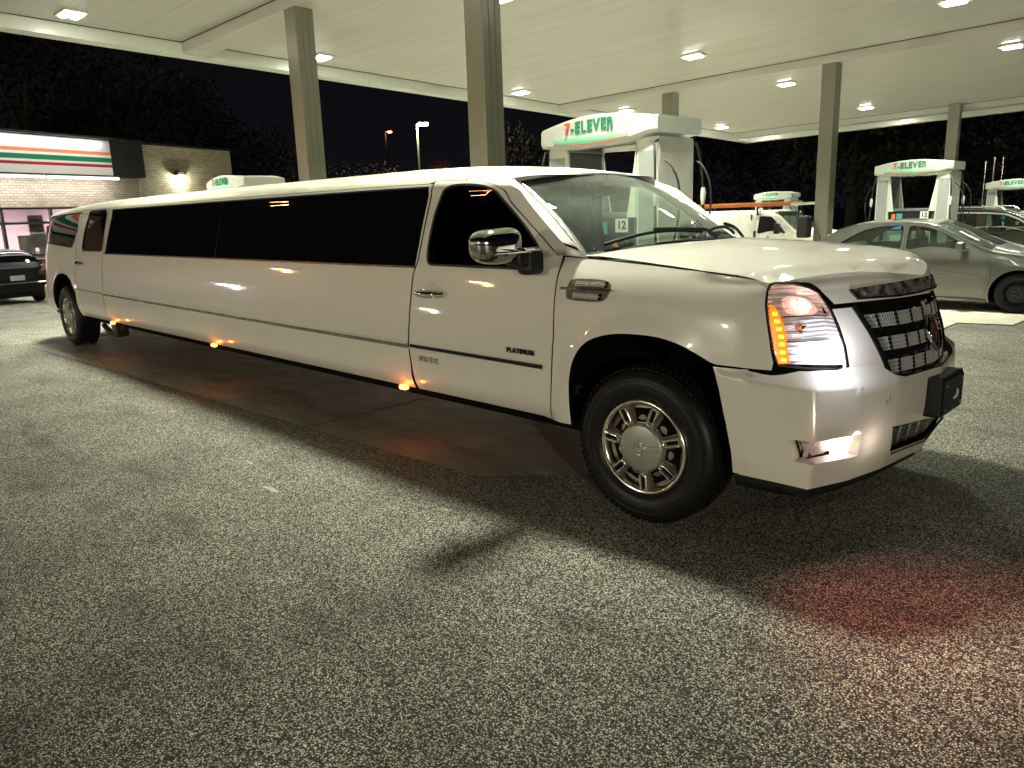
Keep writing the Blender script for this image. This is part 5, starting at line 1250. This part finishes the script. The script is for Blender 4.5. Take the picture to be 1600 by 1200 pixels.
    tb = MB(); tb.rbox((-L / 2 + .04, -D / 2 + .03, 2.16), (L / 2 - .04, D / 2 - .03, 2.215), .01); tb.build('top_beam', 'satin', r)
    valance_parts(r)
    return r
MT['curb'] = mat('island_concrete', (.42, .41, .35), .75, noise=(5, .3, (.34, .33, .28)), bump=(60, .3, .003))
spots = [(-2.62, 3.33, 'nearest white fuel dispenser with hoses, seen over the limousine windscreen'), (-10.65, 3.40, 'fuel dispenser with sign above the middle of the limousine roof'),
         (-2.96, 13.45, 'fuel dispenser behind the silver saloon with a column beside it'), (-3.35, 23.3, 'fuel dispenser at the right edge behind the dark sport utility car'), (-10.75, 23.6, 'fuel dispenser whose sign shows just over the ladder on the van')]
d0 = dispenser(); DZ = {0: .0, 1: -.09}
for i, (x, y, l) in enumerate(spots):
    o = d0 if i == 0 else copy_tree(d0)
    if i > 1:
        for ch in o.children:
            if ch.name.startswith(('screen', 'advert')): ch.location.x -= .22
    o.location = (x, y, gz(x, y) + (.15 if i > 1 else .0) - (.06 if i == 1 else -.02 if i == 0 else .0)); tag(o, l, 'fuel pump', 'fuel dispensers with lettered valances')
for (x0, x1, y, l) in ((-12, -1.6, 3.35, 'long concrete pump island hidden behind the limousine'), (-6.0, -1.7, 13.5, 'raised concrete pump island behind the silver saloon'), (-13, -2.0, 23.4, 'raised concrete pump island behind the van and dark car')):
    B = MB(); n = 8
    for i in range(n):
        xa = x0 + (x1 - x0) * i / n; xb = x0 + (x1 - x0) * (i + 1) / n; B.box((xa + .001, y - .55, gz(xa, y) - .1), (xb, y + .55, gz((xa + xb) / 2, y) + (.03 if y < 5 else .15)))
    tag(B.build('pump_island', 'curb'), l, 'pump island')
# towel box and red bucket on the column
tb_ = empty('windscreen_wash_station', (-5.08, 13.38, gz(-5, 13.4) + .15)); tag(tb_, 'dark towel box with red wash bucket at the column by the van', 'wash station')
B = MB(); B.rbox((-.2, -.14, .98), (.06, .1, 1.45), .05, seg=3); B.build('towel_box', 'blackpl', tb_)
B = MB(); B.rbox((-.06, -.12, 0), (.20, .12, .62), .02); B.build('stand', 'dkpan', tb_)
MT['bucket'] = mat('red_plastic', (.55, .02, .03), .35, coat=.3)
B = MB(); B.rbox((-.08, -.16, .66), (.34, .15, .88), .04, seg=3); B.build('red_bucket', 'bucket', tb_)
B = MB(); B.tube([(.25, -.02, .8), (.32, -.05, 1.02)], .012, 6); B.build('squeegee', 'blackpl', tb_)
# vent pipes
for i, (x, y, h, l) in enumerate(((-5.05, 26.9, 3.35, 'leftmost and shortest of three thin metal vent pipes'), (-4.86, 27.15, 3.5, 'middle thin metal vent pipe, the thickest of three'), (-4.62, 27.2, 3.48, 'rightmost of three thin metal vent pipes'))):
    B = MB(); z = gz(x, y); B.tube([(x, y, z), (x, y, z + h)], .022 + .008 * (i == 1), 8); B.tube([(x, y, z + h - .03), (x, y, z + h + .04)], .045, 8)
    tag(B.build('vent_pipe', 'satin'), l, 'vent pipe', 'vent pipes at the right edge')
# ------------------------------------------------------------------ the store
def brickmat():
    m = mat('tan_brick', (.42, .37, .27), .8); t = m.node_tree; b = t.nodes['Principled BSDF']; tc = [n for n in t.nodes if n.type == 'TEX_COORD'][0]
    mp = t.nodes.new('ShaderNodeMapping'); mp.inputs['Rotation'].default_value = (PI / 2, 0, 0); t.links.new(tc.outputs['Object'], mp.inputs[0])
    br = t.nodes.new('ShaderNodeTexBrick'); br.inputs['Scale'].default_value = 1; br.inputs['Brick Width'].default_value = .23; br.inputs['Row Height'].default_value = .08; br.inputs['Mortar Size'].default_value = .007
    br.inputs['Color1'].default_value = (.46, .41, .30, 1); br.inputs['Color2'].default_value = (.30, .25, .17, 1); br.inputs['Mortar'].default_value = (.16, .14, .11, 1); br.inputs['Bias'].default_value = -.35
    t.links.new(mp.outputs[0], br.inputs['Vector']); t.links.new(br.outputs[0], b.inputs['Base Color'])
    bp = t.nodes.new('ShaderNodeBump'); bp.inputs['Strength'].default_value = .6; bp.inputs['Distance'].default_value = .01; bp.invert = True; t.links.new(br.outputs[1], bp.inputs['Height']); t.links.new(bp.outputs[0], b.inputs['Normal'])
    return m
MT['brick'] = brickmat(); MT['darkfascia'] = mat('dark_bronze_fascia', (.012, .011, .011), .6); MT['alu'] = mat('dark_aluminium', (.04, .04, .045), .4, .5)
MT['signw'] = mat('white_sign_panel', (.78, .76, .74), .35); MT['so'] = mat('orange_stripe', (.72, .22, .07), .4); MT['sg'] = mat('green_stripe', (.01, .20, .09), .4); MT['sr'] = mat('red_stripe', (.42, .02, .04), .4)
SA = math.atan2(.937, -.35)
st_ = empty('convenience_store', (-27.3, 7.5, -.66), SA); tag(st_, 'tan brick store with striped white sign and lit windows at the left edge', 'store')
B = MB(); B.box((-12, -.0, 2.86), (.25, .3, 3.9)); B.box((-12, 0, 0), (-9.6, .3, 2.86)); B.build('wall', 'brick', st_)
B = MB(); B.box((-9.6, .02, 0), (.25, .28, .52)); B.build('knee_wall', 'brick', st_)
B = MB(); B.box((.252, -.12, 0), (4.82, .3, 5.02)); B.box((4.52, .3, 0), (4.82, 9, 5.0)); B.build('side_wing', 'brick', st_)
B = MB(); B.box((.2, -.16, 5.02), (4.9, .36, 5.1)); B.box((4.5, .36, 5.02), (4.9, 9, 5.1)); B.build('coping', 'darkfascia', st_)
B = MB(); B.box((-12, -.79, 3.82), (-.06, .0, 4.98)); B.box((-12, 0, 3.9), (.25, 9, 5.0)); B.box((-12, -.82, 4.98), (-.04, 0, 5.08)); fas = B.build('fascia', 'darkfascia', st_)
sg_ = empty('sign_panel', (0, -.80, 3.86)); sg_.parent = st_
for z0, z1, m in ((0, .25, 'signw'), (.25, .34, 'sr'), (.34, .41, 'signw'), (.41, .56, 'sg'), (.56, .64, 'signw'), (.64, .74, 'so'), (.74, 1.12, 'signw')):
    B = MB(); e = .03 * 0; B.box((-12, -.03, z0), (-1.40 + (1.12 - (z0 + z1) / 2) * .0, .0, z1)); B.build('stripe' if m != 'signw' else 'white_band', m, sg_)
MT['tube'] = mat('fluorescent_tube', (1, 1, 1), .4, emis=(1, .93, .98), es=7)
B = MB(); B.rbox((-12, -.32, 1.14), (-1.40, -.02, 1.2), .01); B.build('light_hood', 'darkfascia', sg_)
area('sign_wash', (-6.7, -.22, 1.12), 10.0, 60, (1, .95, 1), sg_, (0, 0, 0), sy=.08)
for i, (x0, x1) in enumerate(((-3.55, -1.0), (-6.2, -3.65), (-8.9, -6.3))):
    B = MB(); B.rbox((x0, -.60, 3.74), (x1, -.50, 3.80), .01); B.build('strip_light', 'tube', st_)
    area('strip_glow', ((x0 + x1) / 2, -.55, 3.72), 2.5, 28, (1, .90, .96), st_, (math.radians(20), 0, 0), sy=.08)
B = MB(); B.rbox((1.82, -.32, 3.98), (2.22, -.12, 4.14), .03); wl_ = B.build('wall_lamp', 'darkfascia', st_)
B = MB(); B.rbox((1.86, -.33, 3.96), (2.18, -.16, 3.98), .005); MT['walllit'] = mat('lit_wall_lamp', (1, 1, .9), .4, emis=(1, .98, .80), es=16); B.build('lamp_lens', 'walllit', wl_)
point('wall_lamp_glow', (2.02, -.36, 3.90), 70, (1, .98, .74), .05, st_)
# window wall
fr_ = MB()
for s in (-9.6, -8.0, -6.4, -4.8, -3.2, -1.6, .2): fr_.box((s - .04, .06, .5), (s + .04, .16, 2.86))
for z in (.52, 1.34, 2.34, 2.80): fr_.box((-9.6, .065, z), (.25, .155, z + .07))
fr_.build('window_frame', 'alu', st_)
MT['shopglass'] = glass('shop_window_glass', (.93, .90, .92))
for i in range(6):
    B = MB(); s = -9.6 + 1.6 * i; B.box((s + .04, .10, .59), (s + 1.56, .108, 2.80)); B.build('window_pane', 'shopglass', st_)
MT['pinkw'] = mat('pale_interior_wall', (.66, .60, .60), .6); MT['tile'] = mat('shop_floor_tile', (.45, .38, .38), .3)
B = MB(); B.box((-9.8, .3, .06), (.24, 6, .1)); B.build('shop_floor', 'tile', st_)
B = MB(); B.box((-9.8, 6, .1), (.24, 6.1, 3.1)); B.box((.1, .3, .1), (.24, 6, 3.1)); B.build('inner_wall', 'pinkw', st_)
B = MB(); B.box((-9.8, .3, 3.05), (.24, 6, 3.1)); B.build('shop_ceiling', 'pinkw', st_)
for x in (-8.4, -6.0, -3.6, -1.4):
    for y in (1.3, 3.4):
        B = MB(); B.box((x - .6, y - .15, 3.02), (x + .6, y + .15, 3.049)); B.build('ceiling_panel_light', 'tube', st_)
area('shop_light', (-4.8, 2.4, 2.95), 9, 850, (1, .84, .88), st_, (0, 0, 0), sy=3.6)
# shelves, posters in the window
goods = [mat('packet_' + n, cc, .4) for n, cc in (('red', (.55, .03, .03)), ('yellow', (.6, .4, .03)), ('white', (.7, .7, .7)), ('orange', (.6, .2, .03)), ('green', (.03, .3, .06)), ('pink', (.7, .25, .35)), ('brown', (.2, .09, .05)))]
rr = random.Random(5)
for si, (x0, x1, y) in enumerate(((-9.2, -6.0, .50), (-5.6, -3.3, .46), (-3.0, -.3, .50), (-8.5, -1.0, 2.6))):
    sh = empty('shop_shelf', (0, 0, 0)); sh.parent = st_
    B = MB()
    for z in (.12, .5, .86, 1.22): B.box((x0, y - .18, z), (x1, y + .18, z + .025))
    B.box((x0, y + .17, .1), (x1, y + .2, 1.4)); B.build('shelf_frame', 'dkpan', sh)
    for gi, gm_ in enumerate(goods):
        B = MB(); x = x0 + .03 + gi * .03
        for z in (.145, .525, .885):
            x = x0 + .02 + rr.random() * .3
            while x < x1 - .2:
                w_ = .07 + rr.random() * .1
                if rr.random() < .34: B.box((x, y - .17 + gi * .002, z), (x + w_, y - .02, z + .14 + rr.random() * .14))
                x += w_ + .02
        o = B.build('packaged_goods', gm_, sh); o['kind'] = 'stuff'
for (s0, z0, s1, z1, m) in ((-3.95, 1.60, -3.45, 2.62, 'dkpan'), (-4.35, .86 + .5, -3.85, 2.0, 'glossblack'), (-3.72, 1.42, -3.28, 2.1, 'greypan'), (-4.7, .98, -4.45, 1.30, 'scrwhite')):
    B = MB(); B.box((s0, .16 + (.01 if m == 'dkpan' else .03), z0), (s1, .175 + (.01 if m == 'dkpan' else .03), z1)); B.build('window_poster', m, st_)
B = MB(); B.box((-9.6, .2, 2.36), (-3.3, .206, 2.44)); B.build('window_banner', 'scrwhite', st_)
B = MB(); B.box((-12, -1.5, 0), (5.5, .0, .14)); o = B.build('store_sidewalk', 'slab2'); o.location = st_.location; o.rotation_euler = st_.rotation_euler; tag(o, kind='structure'); o.location.z += -.02
B = MB(); B.box((-12, -1.62, -.15), (5.5, -1.502, .10)); o = B.build('kerb', 'curb'); o.location = st_.location; o.rotation_euler = st_.rotation_euler; tag(o, kind='structure')
# ------------------------------------------------------------------ lamps far away
def street_lamp(x, y, h, colr, es, label, pole='satin', power=0, hr=.3):
    z = gz(x, y); r = empty('street_lamp', (x, y, z)); B = MB(); B.tube([(0, 0, 0), (0, 0, h)], [.11, .07], 10); B.build('pole', pole, r)
    B = MB(); d = Vector((CP.x - x, CP.y - y, 0)).normalized(); s = Vector((-d.y, d.x, 0)); a = s * .55 * 1; B.tube([Vector((0, 0, h)), Vector((0, 0, h)) + s * .5], .04, 6); B.build('arm', 'dkpan', r)
    hd = MB(); R = basis(Vector((0, 0, h)) + s * .5, s, -d, (0, 0, 1)); hd.rbox((-hr, -.2, .0), (hr, .2, .14), .04, R); hd.build('lamp_head', 'dkpan', r)
    m = mat('lit_lamp_glass', (1, 1, 1), .4, emis=colr, es=es); L_ = MB(); L_.rbox((-hr * .9, -.18, -.12), (hr * .9, .18, -.002), .05, R); L_.build('lamp_glass', m, r)
    if power: point('lamp_glow', tuple(Vector((0, 0, h - .4)) - s * -.0 + d * .5), power, colr, .2, r)
    return tag(r, label, 'street lamp')
street_lamp(-44.6, 34.6, 10.1, (1, 1, .72), 90, 'tall pale lamp post with glaring white-green head beyond the limousine', 'colpaint', 900, .38)
street_lamp(-81.6, 30.0, 15.5, (1, .26, .10), 22, 'tiny orange-red lamp high in the night sky above the brick wing', 'under', 0, .22)
street_lamp(-70.1, 50.6, 12.8, (1, .26, .10), 24, 'tiny orange-red lamp between the first two columns, left of pale lamp', 'under', 900, .22)
street_lamp(-9.0, -24.0, 4.6, (1, .92, .70), 22, 'pale lamp post behind the photographer, out of the picture on the left', 'colpaint', 4300, .38)
street_lamp(19.5, -15.0, 4.6, (1, .92, .70), 22, 'pale lamp post behind the photographer, out of the picture on the right', 'colpaint', 5600, .38)
# ------------------------------------------------------------------ trees
MT['leaf'] = mat('dark_foliage', (.009, .011, .006), .6, noise=(1.2, .3, (.004, .005, .003))); MT['bark'] = mat('bark', (.04, .034, .026), .9, bump=(12, .6, .03))
MT['leafred'] = mat('lamplit_foliage', (.09, .045, .025), .6, noise=(1.2, .3, (.05, .03, .017)))  # leaf copy with the orange lamplight painted into its colour
def crown_mesh(seed, n=6500, R=(3, 3, 2.4), leaf=.075, lumps=13):
    r = random.Random(seed); B = MB(); L = []
    for i in range(lumps):
        a = r.random() * 6.28; rad = (.25 + .75 * r.random()) * .8; L.append((Vector((R[0] * rad * math.cos(a), R[1] * rad * math.sin(a), R[2] * (r.random() * 1.6 - .7))), .28 + .30 * r.random()))
    vs = []; fs = []
    for i in range(n):
        c_, s = L[i % lumps]; v = Vector((r.gauss(0, 1), r.gauss(0, 1), r.gauss(0, 1))).normalized() * (r.random() ** .45)
        p = c_ + Vector((v.x * R[0] * s, v.y * R[1] * s, v.z * R[2] * s)); q1 = Vector((r.gauss(0, 1), r.gauss(0, 1), r.gauss(0, 1))).normalized(); q2 = q1.orthogonal().normalized(); sz = leaf * (.6 + r.random())
        k = len(vs); vs += [p - q1 * sz, p + q2 * sz * .5, p + q1 * sz, p - q2 * sz * .5]; fs.append((k, k + 1, k + 2, k + 3))
    me = bpy.data.meshes.new('crown'); me.from_pydata([tuple(v) for v in vs], [], fs); me.update(); return me, [l[0] for l in L]
protos = [crown_mesh(s) for s in (1, 2, 3)]
def tree(x, y, h, sc, pi, label, m='leaf'):
    z = gz(x, y) - .05; r = empty('tree', (x, y, z)); me, L = protos[pi]; me = me.copy(); me.materials.clear()
    o = link('crown', me, m, r); o.location = (0, 0, h - 1.6 * sc); o.scale = (sc, sc, sc * 1.1); o.rotation_euler = (0, 0, x)
    B = MB(); zt = h - 1.6 * sc; B.tube([(0, 0, 0), (.05, .02, zt * .5), (0, .1, zt)], [.24 * sc, .19 * sc, .11 * sc], 8); B.build('trunk', 'bark', r)
    B = MB(); Rz = Matrix.Rotation(x, 4, 'Z')
    for l in L[:7]: e = Rz @ (l * sc); B.tube([(0, .05, zt * .8), Vector((e.x * .5, e.y * .5, zt + e.z * .3)), Vector((e.x, e.y, zt + e.z))], [.09 * sc, .06 * sc, .02 * sc], 5)
    B.build('limb', 'bark', r)
    return tag(r, label, 'tree')
TR = [(-51.2, 10.4, 13, 2.2, 0, 'tall dark tree behind the striped store sign'), (-46.5, 14.0, 11, 1.9, 1, 'spreading dark tree behind the store, above the brick wing'), (-46.5, 20.0, 8, 1.5, 2, 'low dark tree right of the brick wing'),
      (-49.7, 27.2, 5.2, 1.1, 0, 'small dark tree beside the first near column'), (-48.0, 31.0, 6.3, 1.3, 1, 'rounded dark tree left of the pale lamp post'), (-35.5, 37.1, 7, 1.5, 2, 'dark tree behind the near fuel dispenser'),
      (-24.0, 40.4, 8, 1.7, 0, 'dark tree behind the white work van'), (-12.6, 35.2, 8.0, 1.5, 1, 'dim green tree right of the column by the van'), (-10.2, 36.8, 6.2, 1.3, 2, 'dim green bush-like tree seen through the pump behind the saloon'), (-5.5, 38.9, 8, 1.7, 0, 'dark tree behind the three vent pipes'), (-17.5, 39.5, 9, 1.8, 2, 'tall dark tree between van and column')]
for t_ in TR: tree(*t_)
tree(-51.8, 37.4, 6.1, .85, 1, 'small tree tinted red-orange by a lamp, left of the lamp post', 'leafred'); tree(-49.6, 40.8, 6.6, .95, 2, 'small tree tinted red-orange by a lamp, right of the lamp post', 'leafred')
point('orange_glow', (-48.5, 36.9, 7.6), 500, (1, .25, .10), .2, None)
street_lamp(-47.5, -24.0, 7.4, (1, .42, .12), 260, 'orange lamp post far behind the photographer, out of the picture', 'colpaint', 500, .6)
street_lamp(-30.0, -27.0, 7.4, (1, .45, .14), 220, 'second orange lamp post behind the photographer, farther to the left, out of the picture', 'colpaint', 300, .6)
street_lamp(-48, -21.0, 3.7, (1, .97, .95), 260, 'low white lamp post behind the photographer, leftmost, out of the picture', 'colpaint', 200, .7)
street_lamp(-46, -37, 3.9, (1, .93, .8), 200, 'low white lamp post behind the photographer beside the orange ones, out of the picture', 'colpaint', 200, .6)
rg = random.Random(3)
MT['chip'] = mat('pale_paint_fleck', (.50, .49, .41), .6, noise=(60, .2, (.2, .2, .16)))
for (x, y, l_, w_) in ((-3.86, -.95, .035, .02), (-2.55, -.86, .07, .015), (-1.95, -1.02, .10, .02), (-4.4, -.62, .05, .02), (-.9, -.55, .05, .015)):
    n = 11; pts = [(x + l_ * math.cos(2 * PI * i / n) * (.6 + .5 * rg.random()), y + w_ * math.sin(2 * PI * i / n) * (.5 + .6 * rg.random())) for i in range(n)]
    B = MB(); B.add([(a, b, gz(a, b) + .004) for a, b in pts], [tuple(range(n))]); tag(B.build('ground_fleck', 'chip'), kind='structure')
# overhead cable at the left
B = MB(); B.tube([(-38 + .2 * i, 3.2 + .25 * i, 13.5 - 1.35 * i + .02 * i * i) for i in range(8)], .02, 5); tag(B.build('overhead_cable', 'dkpan'), 'thin dark cable hanging down the sky at the far left', 'cable')
